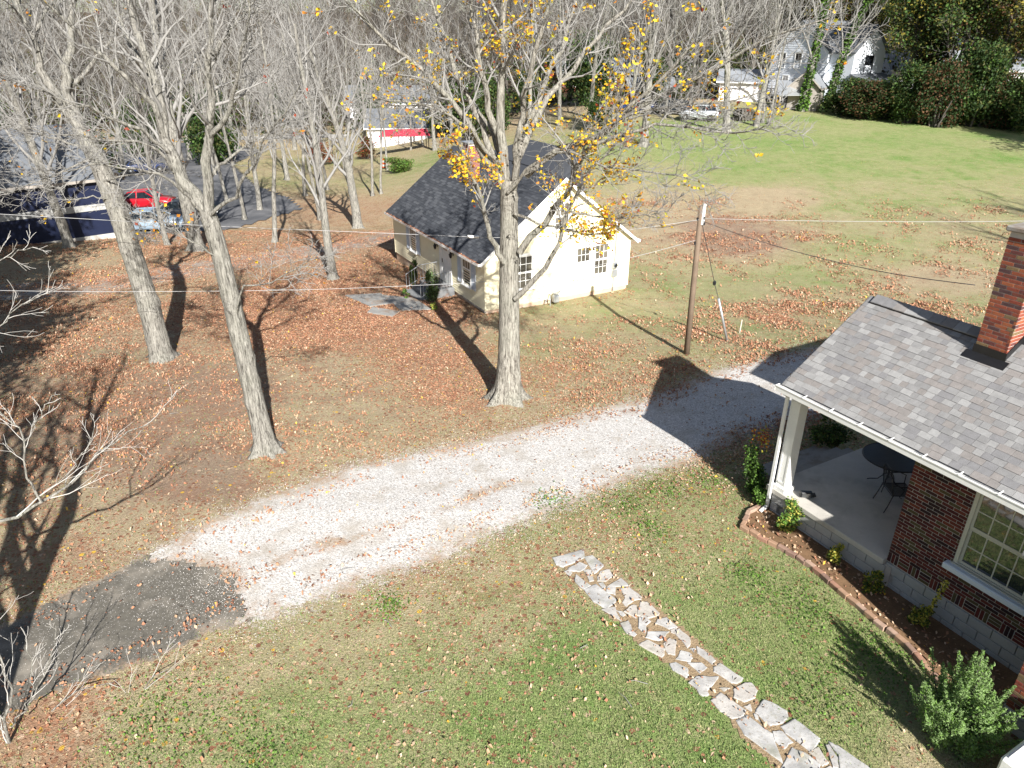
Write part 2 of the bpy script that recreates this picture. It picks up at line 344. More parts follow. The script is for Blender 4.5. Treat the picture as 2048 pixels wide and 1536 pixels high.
EDGE = lambda t, c, lo, hi, amp=1.0: t.mix(t.step(t.math('ADD', t.new('ShaderNodeAttribute', attribute_name='edge').outputs['Fac'], t.math('ADD', t.math('MULTIPLY', t.math('SUBTRACT', t.noise(14, 5, .7), .5), 1.1 * amp), t.math('MULTIPLY', t.math('SUBTRACT', t.noise(1.7, 5, .65), .5), 1.5 * amp))), lo, hi), t.mix(t.step(t.noise(5, 4, .65), .38, .62), t.ramp(t.noise(34, 3), [(.3, (.21, .165, .115)), (.7, (.43, .37, .30))]), t.ramp(t.noise(60, 2), [(.3, (.25, .155, .10)), (.7, (.42, .31, .22))])), c)
c = EDGE(t, c, .0, .52)
t.color(c); t.bump(t.math('SUBTRACT', 1.0, v.outputs['Distance']), .5, .015); M['gravel'] = t.set(.95, .15)
t = NT('track_gravel'); v = t.voro(30); n1 = t.noise(1.5, 5, .62); cs = t.new('ShaderNodeSeparateColor'); t.lk(v.outputs['Color'], cs.inputs[0])
c = t.ramp(cs.outputs[0], [(0, (.20, .175, .15)), (.5, (.31, .28, .25)), (1, (.44, .41, .38))]); c = t.mix(t.step(n1, .42, .62), c, (.24, .17, .115)); c = EDGE(t, c, .45, .95); t.color(c); t.bump(cs.outputs[1], .5, .015); M['track'] = t.set(.95, .15)
t = NT('worn_asphalt'); v = t.voro(95); n1 = t.noise(1.3, 5); n2 = t.noise(9, 4, .65)
cs = t.new('ShaderNodeSeparateColor'); t.lk(v.outputs['Color'], cs.inputs[0])
c = t.ramp(n2, [(.25, (.085, .078, .066)), (.75, (.145, .134, .112))]); c = t.mix(t.math('GREATER_THAN', cs.outputs[0], t.math('SUBTRACT', 1.02, t.math('MULTIPLY', n1, .10))), c, (.42, .40, .38))
c = t.mix(t.step(n1, .50, .7), c, (.24, .215, .18)); c = EDGE(t, c, .16, .46, .7); t.color(c); t.bump(n2, .3, .01); M['asphalt'] = t.set(.9, .2)
t = NT('car_park_asphalt'); n1 = t.noise(.5, 5); n2 = t.noise(6, 3)
t.color(t.mix(t.step(n1, .4, .6), t.ramp(n2, [(.3, (.07, .072, .078)), (.7, (.10, .103, .11))]), (.15, .15, .155))); t.bump(n2, .2, .01); M['lot'] = t.set(.9, .2)
DRIVE_UP = [(0,1262),(150,1185),(260,1132),(330,1108),(420,1062),(560,1000),(700,950),(830,915),(1000,883),(1110,853),(1180,830),(1290,808),(1420,757),(1530,725),(1640,700),(1760,690)]
DRIVE_LO = [(1900,800),(1700,800),(1560,845),(1480,860),(1390,905),(1250,945),(1120,1000),(1000,1045),(900,1090),(760,1135),(620,1190),(510,1226)]
drive_poly = gpx(DRIVE_UP[3:] + DRIVE_LO + [(490,1160),(470,1118)])
strip = gpx([(480,1168),(560,1115),(650,1075),(780,1045),(910,1003),(1030,955),(1045,965),(920,1015),(800,1062),(670,1095),(590,1130),(490,1185)])
def strip_hole(X, Y): return -(sdist(strip, X, Y).reshape(X.shape) + (fbm(X, Y, 1.6, 40) - .60) * 1.4) + .1
drive, _ = sheet('gravel_driveway', drive_poly, .06, .012, M['gravel'], .25, 2.6, 11, None, strip_hole, .30)
tag(drive, 'pale gravel driveway crossing the yard', None, None, 'structure')
asph_poly = gpx([(-60,1290)] + DRIVE_UP[:4] + [(430,1092),(490,1120),(505,1180),(512,1228),(420,1256),(300,1312),(150,1362),(60,1400),(0,1428),(-60,1460)])
asph, _ = sheet('asphalt_apron', asph_poly, .06, .006, M['asphalt'], .12, 2.0, 21, None, None, .15)
tag(asph, 'worn dark asphalt end of the driveway', None, None, 'structure')
path_poly = gpx([(-60,575),(200,560),(300,540),(400,522),(560,502),(680,482),(790,462),(800,478),(690,502),(560,526),(420,545),(300,566),(200,585),(-60,602)])
gpath, _ = sheet('gravel_path', path_poly, .09, .012, M['track'], .35, 1.6, 31, None, None, .1)
tag(gpath, 'faint gravel track behind the leaning trees', None, None, 'structure')
lot_poly = gpx([(-80,470),(150,478),(300,470),(450,462),(612,418),(585,396),(520,372),(470,330),(530,300),(430,283),(250,288),(150,300),(-80,330)])
lot, _ = sheet('car_park', lot_poly, .5, .05, M['lot'], .1, 1, 41); tag(lot, 'grey asphalt car park behind the trees', None, None, 'structure')
road_poly = gpx([(-80,300),(250,287),(430,282),(700,276),(700,268),(430,273),(250,277),(-80,288)])
road, _ = sheet('street', road_poly, 1.0, .06, M['concrete'], .1, 1, 43); tag(road, 'pale street beyond the car park', None, None, 'structure')

# gravel dust strewn on the soil along the edges
dd_ = np.maximum(sdist(drive_poly, GROUND_V[:, 0], GROUND_V[:, 1]), sdist(path_poly, GROUND_V[:, 0], GROUND_V[:, 1]) - .15); dust = (np.clip(.74 + dd_ * .7, 0, 1) - .6 * (sdist(strip, GROUND_V[:, 0], GROUND_V[:, 1]) > -.15)) * (GROUND_V[:, 1] < 60)
buf = np.concatenate([np.clip(cover(GROUND_V[:, 0], GROUND_V[:, 1]), 0, 1.3), dust[:, None]], 1).astype(np.float32); GROUND_ME.color_attributes['cover'].data.foreach_set('color', buf.ravel())
t = NT('leaf_mould'); n1 = t.noise(.5, 5, .7); n2 = t.noise(3, 4, .7); t.color(t.mix(t.step(n1, .4, .65), t.ramp(n2, [(.3, (.045, .035, .025)), (.7, (.11, .08, .052))]), t.ramp(n2, [(.3, (.06, .055, .03)), (.7, (.12, .10, .055))]))); t.bump(n2, .8, .2); M['mould'] = t.set(.95, .1)  # leaf mould toned extra dark so gaps between far trunks read as shade
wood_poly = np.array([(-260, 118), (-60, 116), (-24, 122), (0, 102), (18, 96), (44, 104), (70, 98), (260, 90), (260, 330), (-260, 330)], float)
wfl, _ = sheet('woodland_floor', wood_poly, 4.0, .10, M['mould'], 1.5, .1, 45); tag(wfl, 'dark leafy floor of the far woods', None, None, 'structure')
# ------------------------------------------------------------------ flagstone path
t = NT('flagstone'); oi = t.new('ShaderNodeObjectInfo'); n1 = t.noise(3.5, 5, .6); n2 = t.noise(22, 4, .6)
c = t.ramp(n1, [(.3, (.25, .247, .245)), (.5, (.38, .375, .365)), (.7, (.50, .49, .47))]); c = t.mix(t.math('MULTIPLY', t.step(oi.outputs['Random'], .45, 1), .6), c, (.47, .42, .36))
c = t.mix(t.math('MULTIPLY', t.step(n2, .54, .72), .7), c, (.24, .21, .17)); c = t.mix(t.math('MULTIPLY', t.step(t.noise(1.8, 5, .65), .55, .7), .55), c, (.22, .22, .15)); t.color(c); t.bump(t.math('ADD', n1, t.math('MULTIPLY', n2, .4)), .35, .03); M['flag'] = t.set(.8, .25)
t = NT('dry_thatch'); n2 = t.noise(30, 4, .7); t.color(t.ramp(n2, [(.25, (.19, .13, .08)), (.5, (.30, .22, .135)), (.75, (.38, .30, .19))])); t.bump(n2, .9, .03); M['thatch'] = t.set(.95, .1)
bed_poly = gpx([(1103,1113),(1165,1095),(1235,1145),(1320,1215),(1440,1318),(1520,1400),(1600,1475),(1700,1545),(1780,1610),(1590,1610),(1560,1550),(1490,1490),(1425,1405),(1350,1345),(1270,1285),(1200,1220),(1150,1165)])
fpath, _ = sheet('flagstone_path', bed_poly, .06, .012, M['thatch'], .06, 5, 51); tag(fpath, 'irregular pale flagstone path through the lawn', None, None, 'structure')
Z4 = [[(110,155),(420,70),(425,155),(310,210),(215,245),(150,220)],[(460,150),(545,135),(655,235),(640,260),(560,320)],[(275,275),(390,210),(470,245),(440,280),(390,310),(300,300)],
[(225,310),(270,290),(305,320),(280,350)],[(445,300),(520,295),(550,405),(505,415)],[(605,370),(640,310),(720,290),(765,360),(690,415),(605,410)],[(355,350),(505,465),(440,505),(345,430)],
[(610,445),(660,435),(690,480),(660,510)],[(720,470),(860,390),(945,465),(800,478)],[(705,490),(800,490),(795,570),(700,545)],[(470,520),(590,470),(790,625),(780,650),(700,720),(560,640)],
[(875,515),(960,500),(1085,600),(1075,625),(1000,635),(930,695),(890,655),(915,610)],[(1100,665),(1160,665),(1290,780),(1270,805),(1180,830),(1060,805)],[(910,765),(990,695),(1035,700),(1030,830)],
[(660,740),(800,715),(810,770),(855,860),(740,790)],[(815,755),(880,765),(915,800),(880,815)],[(865,905),(950,875),(980,940),(975,1000),(930,1005)],[(1075,840),(1160,845),(1195,880),(1150,920),(1145,1000),(1070,945)],
[(1285,860),(1380,840),(1490,940),(1400,955),(1270,900)],[(1430,975),(1490,960),(1475,1015),(1435,1005)],[(1480,1010),(1530,970),(1640,1065),(1645,1130),(1615,1170)],[(950,1015),(1000,990),(1040,1020),(1010,1045)],
[(1180,1000),(1390,1000),(1330,1080),(1290,1090),(1160,1060)],[(1355,1130),(1420,1075),(1485,1110),(1470,1250),(1400,1240)],[(1090,1145),(1180,1095),(1350,1190),(1345,1240),(1320,1275)],
[(1520,1270),(1550,1215),(1640,1235),(1665,1290),(1640,1330),(1500,1300)],[(1730,1170),(1800,1200),(1925,1310),(1890,1350),(1740,1240)],[(1655,1190),(1710,1190),(1690,1230)]]
Z5 = [[(0,240),(60,230),(165,280),(170,340),(150,365),(30,295)],[(185,235),(305,235),(350,280),(290,325)],[(440,280),(500,245),(690,380),(640,425),(590,415),(440,315)],[(195,425),(260,370),(455,375),(430,420),(360,495),(370,530),(310,540),(255,470)],
[(640,490),(730,430),(785,435),(835,500),(815,560),(725,605),(635,560)],[(485,470),(575,475),(525,505)],[(420,605),(500,535),(720,690),(690,745),(595,760),(500,690)],[(725,660),(785,635),(790,700)],[(810,725),(850,740),(865,795),(830,770)],
[(860,680),(920,605),(975,620),(1120,700),(1130,760),(1060,815),(970,830),(900,760),(850,715)],[(680,815),(770,770),(975,920),(1060,1140),(1070,1180),(930,1080),(750,940)],[(1105,865),(1220,795),(1440,960),(1430,990),(1365,1090),(1150,920)],
[(1010,910),(1090,900),(1180,1000),(1105,1060),(1025,985)],[(1110,1248),(1190,1075),(1300,1120),(1440,1215),(1380,1330),(1090,1330)],[(1365,1110),(1450,1065),(1530,1200),(1480,1230)],[(1520,1050),(1550,1040),(1625,1150),(1635,1240),(1590,1240)],
[(1570,1020),(1650,1060),(1900,1230),(2050,1360),(1700,1400),(1655,1250),(1648,1140)],[(1450,1300),(1560,1250),(1640,1300),(1660,1420),(1500,1420)]]
stones = [[(1090 + x * .17578, 1090 + y * .17578) for x, y in p] for p in Z4] + [[(1340 + x * .20508, 1280 + y * .20508) for x, y in p] for p in Z5]
for k, p in enumerate(stones):
    g = gpx(p); c = g.mean(0); hgt = .015 + .008 * random.random(); g = c + (g - c) * 1.17; out = []
    n = len(g)
    for i in range(n):                                   # each edge broken into three, chipped a little
        for f in (0, .36, .7):
            q = g[i] * (1 - f) + g[(i + 1) % n] * f; out.append(q + np.append(rng.normal(0, .006, 2), 0))
    out = np.array(out); top = out + [0, 0, hgt]; inn = c + (out - c) * .93 + [0, 0, hgt + .008]; m = len(out); low = out - [0, 0, .03]
    vs = np.concatenate([low, top, inn]) - c
    fs = [(i, (i + 1) % m, m + (i + 1) % m, m + i) for i in range(m)] + [(m + i, m + (i + 1) % m, 2 * m + (i + 1) % m, 2 * m + i) for i in range(m)] + [tuple(range(2 * m, 3 * m))]
    if (np.cross(out[1] - out[0], c - out[0])[2]) < 0: fs = [f[::-1] for f in fs]
    o = MB().add(vs, fs).build('flagstone', M['flag'], fpath); o.location = tuple(c)

# ------------------------------------------------------------------ garden bed and its block edging
E_PX = [(1484,1049),(1520,1070),(1560,1090),(1600,1112),(1645,1145),(1690,1185),(1715,1205),(1750,1235),(1790,1265),(1815,1285),(1850,1325),(1885,1370)]
ew = np.array([at_z(x, y, .10) for x, y in E_PX]); ew[:, 2] = 0
bedp = np.concatenate([ew, gpx([(1960,1440)]), gpx([(2100,1330),(1780,1150),(1640,1040),(1550,985),(1500,1000)])])
gbed, _ = sheet('garden_bed', bedp, .08, .03, M['soil'], .04, 3, 61); tag(gbed, 'soil bed strewn with leaves below the brick wall', None, None, 'structure')
edge = empty('garden_edging', (ew[0][0], ew[0][1], 0), 0, 'row of red and tan edging blocks along the garden bed', 'edging')
BLK = [mat('edging_block_%d' % i, c, .9, .15, var=.25, scale=9, fine=60, bump=.4) for i, c in enumerate([(.30, .17, .12), (.26, .17, .13), (.33, .21, .14), (.22, .14, .11), (.36, .25, .19)])]
blk = MB().bevel_box(-.5, .5, -.05, .05, -.06, .10, .012).mesh('edging_block', BLK[0])
def lay(pts, step, cb):
    seg = np.linalg.norm(np.diff(pts, axis=0), axis=1); s = np.concatenate([[0], np.cumsum(seg)]); u = 0
    while u < s[-1] - step * .6:
        f = lambda a: np.array([np.interp(a, s, pts[:, k]) for k in range(3)])
        cb(f(u), f(u + step)); u += step
def blk_cb(a, b):
    o = link('block', blk, edge); m = (a + b) / 2; d = b - a; o.location = (m[0] - ew[0][0] + random.gauss(0, .008), m[1] - ew[0][1] + random.gauss(0, .008), float(tz(m[0], m[1])) + random.gauss(0, .007))
    o.rotation_euler = (random.gauss(0, .03), random.gauss(0, .02), math.atan2(d[1], d[0]) + random.gauss(0, .04)); o.scale = (np.linalg.norm(d) * .97, 1 + random.uniform(-.05, .1), 1)
    o.material_slots[0].link = 'OBJECT'; o.material_slots[0].material = random.choice(BLK)
lay(ew, .215, blk_cb)
lay(np.array([at_z(x, y, .1) * [1, 1, 0] for x, y in ((1484,1049),(1500,1020),(1530,1005),(1548,990))]), .2, blk_cb)
# ------------------------------------------------------------------ houses: helpers
HANG = R(-61)
def project(p):
    x, y, z = p[0], p[1], p[2] - CAMH; d = y * math.cos(PITCH) - z * math.sin(PITCH)
    return 1024 + FPX * x / max(d, .01), 768 - FPX * (y * math.sin(PITCH) + z * math.cos(PITCH)) / max(d, .01), d
def pieces(name, parent, house, items, mats, nmax=300, off=(0, 0, 0)):
    """items: (mesh, Matrix in house space); the nmax nearest in view become objects, the rest one stuff mesh"""
    hm = Matrix.Translation(house.location) @ Matrix.Rotation(house.rotation_euler.z, 4, 'Z'); key = []
    for k, (me, mx) in enumerate(items):
        p = hm @ mx.translation; u, v, d = project(p); key.append((0 if (-10 < u < 2058 and -10 < v < 1546) else 1, d, k))
    key.sort(); mb = MB(); o4 = Matrix.Translation(off).inverted()
    for rank, (_, _, k) in enumerate(key):
        me, mx = items[k]; mi = random.randrange(len(mats))
        if rank < nmax and key[rank][0] == 0:
            o = link(name, me, parent); o.matrix_local = o4 @ mx; o.material_slots[0].link = 'OBJECT'; o.material_slots[0].material = mats[mi]
        else:
            m2 = o4 @ mx; mb.add([m2 @ v.co for v in me.vertices], [tuple(p.vertices) for p in me.polygons], mi)
    if mb.V: tag(mb.build(name + '_field', mats, parent), None, None, None, 'stuff')
T = Matrix.Translation
def brick_mats(pref, cols): return [mat('%s_%d' % (pref, i), c, .9, .15, var=.28, scale=14, fine=90, bump=.35) for i, c in enumerate(cols)]
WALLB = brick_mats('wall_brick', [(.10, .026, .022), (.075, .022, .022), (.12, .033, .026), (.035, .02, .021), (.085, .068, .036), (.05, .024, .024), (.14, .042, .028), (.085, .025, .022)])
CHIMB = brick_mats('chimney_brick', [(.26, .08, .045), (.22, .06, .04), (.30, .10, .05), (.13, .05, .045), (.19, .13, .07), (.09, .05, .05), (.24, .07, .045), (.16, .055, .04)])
SHING = [mat('shingle_%d' % i, c, .92, .2, var=.2, scale=10, fine=120, bump=.5) for i, c in enumerate([(.215, .212, .21), (.235, .232, .23), (.27, .267, .263), (.235, .218, .208), (.20, .197, .20), (.295, .292, .288), (.22, .205, .195)])]
DARKS = [mat('dark_shingle_%d' % i, c, .9, .2, var=.25, scale=6, fine=60, bump=.4) for i, c in enumerate([(.042, .046, .054), (.052, .056, .065), (.066, .071, .081), (.082, .087, .097), (.046, .050, .059)])]
def brick_mesh(l, h, d=.05): return MB().bevel_box(-l / 2, l / 2, 0, d, 0, h, .004).mesh('brick', WALLB[0])
BR = {'s': brick_mesh(.2, .057), 'h': brick_mesh(.095, .057), 'v': brick_mesh(.057, .2), 'q': brick_mesh(.15, .057)}
RX = lambda a: Matrix.Rotation(a, 4, 'X'); RZ = lambda a: Matrix.Rotation(a, 4, 'Z')
def face_bricks(x0, x1, z0, z1, frame, holes=(), seed=0):
    """running bond on a face; frame maps (along, out-to-in depth, up) into house space"""
    it = []; rr = random.Random(seed); n = 0; z = z0
    while z + .057 <= z1 + 1e-6:
        x = x0 - (.105 if n % 2 else 0)
        while x < x1 - .01:
            a, b = max(x, x0), min(x + .2, x1); l = b - a
            spans = [(a, b)]
            for hx0, hx1, hz0, hz1 in holes:
                if z + .057 > hz0 and z < hz1:
                    spans = [s for (p, q) in spans for s in ((p, min(q, hx0 - .008)), (max(p, hx1 + .008), q)) if s[1] - s[0] > .03]
            for p, q in spans:
                mx = frame @ T(((p + q) / 2, rr.gauss(0, .0012), z)) @ Matrix.Diagonal(((q - p) / .2, 1, 1, 1)); it.append((BR['s'], mx))
            x += .21
        z += .067; n += 1
    return it
def shingles(x0, x1, L, ex, wr, org, pitch, seed, rise=.008):
    """tabs on a slope rising along +y from org"""
    it = []; rr = random.Random(seed); n = int(L / ex); cache = shingles.cache
    for i in range(n):
        x = x0 - rr.uniform(0, wr[1])
        while x < x1:
            wd = round(rr.uniform(*wr), 2); a, b = max(x, x0), min(x + wd, x1)
            if b - a > .02:
                key = (round(b - a, 2), ex, rise)
                if key not in cache:
                    w_ = key[0] - .005; cache[key] = MB().hexa([(0, 0, 0), (w_, 0, 0), (w_, ex * 1.25, -.004), (0, ex * 1.25, -.004), (0, 0, rise), (w_, 0, rise), (w_, ex * 1.25, .001), (0, ex * 1.25, .001)]).mesh('shingle', SHING[0])
                lift = .004 if rr.random() < .35 else 0
                it.append((cache[key], T(org) @ RX(pitch) @ T((a, i * ex - rr.choice((0, 0, .008)), .004 + lift))))
            x += wd
    return it
shingles.cache = {}
def window(parent, name, x0, x1, z0, z1, frame, cols, rows, mt, casing=.09, depth=.05, two=True, panes='glass', lower=None, glass_back=.0):
    """double-hung sash window: casing > two sashes with glazing bars, one pane object per light"""
    P = lambda x, y, z: frame @ Vector((x, y, z))
    def bx(mb, a, b, c, d, e, f): mb.hexa([P(*v) for v in ((a, c, e), (b, c, e), (b, d, e), (a, d, e), (a, c, f), (b, c, f), (b, d, f), (a, d, f))])
    f = MB(); c = casing
    bx(f, x0 - c, x0, -.02, depth, z0 - .02, z1 + c); bx(f, x1, x1 + c, -.02, depth, z0 - .02, z1 + c); bx(f, x0, x1, -.02, depth, z1, z1 + c)
    w_ = f.build(name, mt, parent)
    bx(g := MB(), x0 - c - .02, x1 + c + .02, -.06, depth, z0 - .06, z0 - .02); bx(g, x0, x1, -.01, depth, z0 - .02, z0); g.build('sill', mt, w_)
    zm = (z0 + z1) / 2 if two else z0
    for si, (a, b) in enumerate(((zm, z1), (z0, zm)) if two else ((z0, z1),)):
        yy = .005 + .022 * si; s = MB(); fr = .045
        bx(s, x0, x0 + fr, yy, yy + .02, a, b); bx(s, x1 - fr, x1, yy, yy + .02, a, b); bx(s, x0 + fr, x1 - fr, yy, yy + .02, a, a + fr); bx(s, x0 + fr, x1 - fr, yy, yy + .02, b - fr, b)
        X0, X1, Z0, Z1 = x0 + fr, x1 - fr, a + fr, b - fr; bw = .02
        single = lower is not None and si == 1
        nc, nr = (1, 1) if single else (cols, rows)
        for i in range(1, nc): xx = X0 + (X1 - X0) * i / nc; bx(s, xx - bw / 2, xx + bw / 2, yy + .003, yy + .016, Z0, Z1)
        for j in range(1, nr): zz = Z0 + (Z1 - Z0) * j / nr; bx(s, X0, X1, yy + .004, yy + .015, zz - bw / 2, zz + bw / 2)
        sash = s.build('sash', mt, w_)
        pm = M[lower] if single else M[panes]
        for i in range(nc):
            for j in range(nr):
                ax, bx_ = X0 + (X1 - X0) * i / nc, X0 + (X1 - X0) * (i + 1) / nc; az, bz = Z0 + (Z1 - Z0) * j / nr, Z0 + (Z1 - Z0) * (j + 1) / nr; t_ = rng.normal(0, .0012, 2)
                q = MB().add([P(ax, yy + .011, az), P(bx_, yy + .011 + t_[0], az), P(bx_, yy + .011 + t_[0] + t_[1], bz), P(ax, yy + .011 + t_[1], bz)], [(0, 1, 2, 3)])
                pane = q.build('pane', pm, w_)
    return w_

M['step_grey'] = mat('step_grey', (.26, .25, .23), .9, .2, var=.2, scale=3, fine=40, bump=.3, dirt=(.17, .12, .085)); M['brick_plain'] = mat('brick_plain', (.12, .035, .028), .9, .2, var=.3, scale=6, fine=40, bump=.3)
# ------------------------------------------------------------------ brick house with side porch
EV = at_z(1565, 768, 3.2)
bh = empty('brick_house', (EV[0], EV[1], 0), HANG, 'dark red brick house with grey shingled roof and open porch', 'house')
PITCHB = math.atan2(1.5, 2.25); RL = math.hypot(1.5, 2.25)
# walls (mortar core) and bricks
wx0, wx1, wz0, wz1 = 3.90, 4.98, 1.34, 2.80
mb = MB()
mb.box(2.75, wx0 - .02, .385, .62, .54, 3.02); mb.box(wx1 + .02, 5.66, .385, .62, .54, 3.02); mb.box(wx0 - .02, wx1 + .02, .385, .62, .54, wz0 - .02); mb.box(wx0 - .02, wx1 + .02, .385, .62, wz1 + .02, 3.02)
mb.box(2.757, 2.98, .62, 4.3, .54, 3.02); mb.box(5.655, 5.9, -.79, .385, .36, 3.05); mb.box(5.9, 10.6, -.79, -.55, .36, 3.05); mb.box(2.98, 10.3, 4.1, 4.3, .3, 3.02)
wall = mb.build('wall', M['mortar'], bh)
F0 = T((0, .377, 0)); items = []
x, k = 2.76, 0                                             # basket-weave band at the foot
while x < 5.6:
    if k % 2 == 0:
        for i in range(3): items.append((BR['v'], F0 @ T((x + .03 + i * .068, 0, .555))))
    else:
        for i in range(3): items.append((BR['s'], F0 @ T((x + .1, 0, .555 + i * .068))))
    x += .208; k += 1
items += face_bricks(2.75, 5.655, .762, 2.98, F0, [(wx0 - .06, wx1 + .06, wz0 - .17, wz1 + .22)], 3)
x = wx0 - .05
while x < wx1 + .05: items.append((BR['v'], F0 @ T((x + .03, 0, wz1 + .012)))); x += .067
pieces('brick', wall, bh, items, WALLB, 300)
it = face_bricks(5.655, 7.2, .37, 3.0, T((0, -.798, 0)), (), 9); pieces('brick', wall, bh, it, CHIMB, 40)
pieces('brick', wall, bh, face_bricks(0, 3.92, .56, 2.95, T((2.749, 4.3, 0)) @ RZ(-math.pi / 2), (), 12), WALLB, 0)
wt = window(bh, 'window', wx0, wx1, wz0, wz1, T((0, .40, 0)), 4, 2, M['cream_paint'], .06, .2)
MB().bevel_box(3.74, 5.14, .24, .40, 1.18, 1.30, .02).build('sill', M['blue_white'], wt)
room = MB(); room.box(wx0 - .3, wx1 + .3, .66, 2.2, 1.0, 1.02); room.box(wx0 - .3, wx1 + .3, 2.2, 2.24, 1.0, 3.0); room.build('interior', M['curtain'], bh)
# foundation of concrete blocks, each laid
fb = MB(); fb.box(.02, 2.9, .34, .9, -.4, .475); fb.box(2.9, 5.66, .40, .8, -.4, .54); fb.box(5.64, 10.6, -.80, -.3, -.4, .36); fnd = fb.build('foundation', M['mortar'], bh)
cb = MB().bevel_box(-.195, .195, 0, .1, 0, .19, .008).mesh('block', M['block']); items = []
for r_i, z in enumerate((-.13, .07, .27)):
    x = .2 - (.2 if r_i % 2 else 0)
    while x < 2.75: items.append((cb, T((max(x, .22), .295, z)))); x += .4
    x = 2.96 + (.2 if r_i % 2 else 0)
    while x < 5.5: items.append((cb, T((x, .362, z + .06)))); x += .4
for x in np.arange(5.86, 7.2, .4): items += [(cb, T((x, -.83, z))) for z in (-.04, .155)]
pieces('block', fnd, bh, items, [M['block']], 80)
# porch
MB().bevel_box(-.15, 2.752, .27, 4.3, .475, .60, .012).build('porch_floor', M['concrete'], bh)
stp = MB()
for i in range(4): stp.bevel_box(-.15 - .3 * (i + 1), -.152 - .3 * i, .95, 3.4, -.3, .48 - .14 * i, .01)
stp.build('steps', M['step_grey'], bh)
# taller main block behind, beyond the right edge
mk = MB(); mk.box(1.9, 11, 5.0, 12, -.3, 4.6); mk.build('main_wall', M['brick_plain'], bh)
mk = MB(); mk.add([(1.5, 4.6, 4.6), (11.4, 4.6, 4.6), (11.4, 12.4, 4.6), (1.5, 12.4, 4.6), (2.6, 6.4, 5.9), (9.5, 6.4, 5.9), (9.5, 9.5, 5.9), (2.6, 9.5, 5.9)], [(3, 2, 1, 0), (4, 5, 6, 7), (0, 1, 5, 4), (1, 2, 6, 5), (2, 3, 7, 6), (3, 0, 4, 7)]); mk.build('main_roof', SHING[0], bh)
cl = MB(); cl.box(.03, .27, .34, .58, .70, 2.84); cl.box(-.01, .31, .30, .62, .602, .70); cl.box(.0, .30, .31, .61, 2.84, 2.92)
for (a, b, c, d) in ((.06, .24, .332, .34), (.06, .24, .58, .588)):
    cl.box(a - .03, a + .015, c, d, .78, 2.78); cl.box(b - .015, b + .03, c, d, .78, 2.78); cl.box(a, b, c, d, .78, .83); cl.box(a, b, c, d, 2.72, 2.78)
cl.build('porch_column', M['white_paint'], bh)
cl2 = MB(); cl2.box(.13, .39, 3.9, 4.16, .602, 2.92); cl2.build('porch_column', M['white_paint'], bh)
hb = MB(); hb.box(.06, 2.755, .36, .60, 2.92, 3.09); hb.box(.06, .40, .60, 4.2, 2.922, 3.09); hb.build('porch_beam', M['white_paint'], bh)
so = MB(); so.box(.0, 5.6, -.05, 4.5, 3.095, 3.125); so.prism([(.03, .1, 3.13), (.03, 2.25, 4.55), (.03, 4.4, 3.13)], (.1, 0, 0)); so.build('soffit', M['white_paint'], bh)
# roof
rf = MB(); th = .06
rf.prism([(-.02, 0, 3.13), (-.02, 0, 3.2), (-.02, 2.25, 4.7), (-.02, 4.5, 3.2), (-.02, 4.5, 3.13), (-.02, 2.25, 4.62)], (6.4, 0, 0))
rf.prism([(5.28, -1.2, 3.12), (5.28, -1.2, 3.2), (8.1, -1.2, 4.85), (10.9, -1.2, 3.2), (10.9, -1.2, 3.12), (8.1, -1.2, 4.75)], (0, 6.5, 0))
rf.prism([(5.66, -.78, 3.05), (8.1, -.78, 4.7), (10.5, -.78, 3.05)], (0, .1, 0), 1)
roof = rf.build('roof', [SHING[0], M['white_siding']], bh)
pieces('shingle', roof, bh, shingles(0, 6.0, RL - .02, .127, (.11, .26), (0, -.01, 3.195), PITCHB, 5), SHING, 300)
rv = MB(); c_ = math.cos(PITCHB); s_ = math.sin(PITCHB)
for side in (1, -1):
    rv.prism([(.12, 2.25, 4.74), (.12, 2.25 - side * .02, 4.70), (.12, 2.25 - side * .17, 4.60), (.12, 2.25 - side * .175, 4.635)][::side], (2.22, 0, 0))
ridge = rv.build('ridge_vent', M['flashing'], roof)
cap = MB().prism([(0, -.18, -.105), (0, 0, .012), (0, .18, -.105), (0, .18, -.09), (0, 0, .03), (0, -.18, -.09)], (.245, 0, .006)).mesh('ridge_cap', SHING[0])
for i in range(9):
    o = link('ridge_cap', cap, roof); o.location = (.12 + i * .248, 2.25, 4.735); o.material_slots[0].link = 'OBJECT'; o.material_slots[0].material = random.choice(SHING)
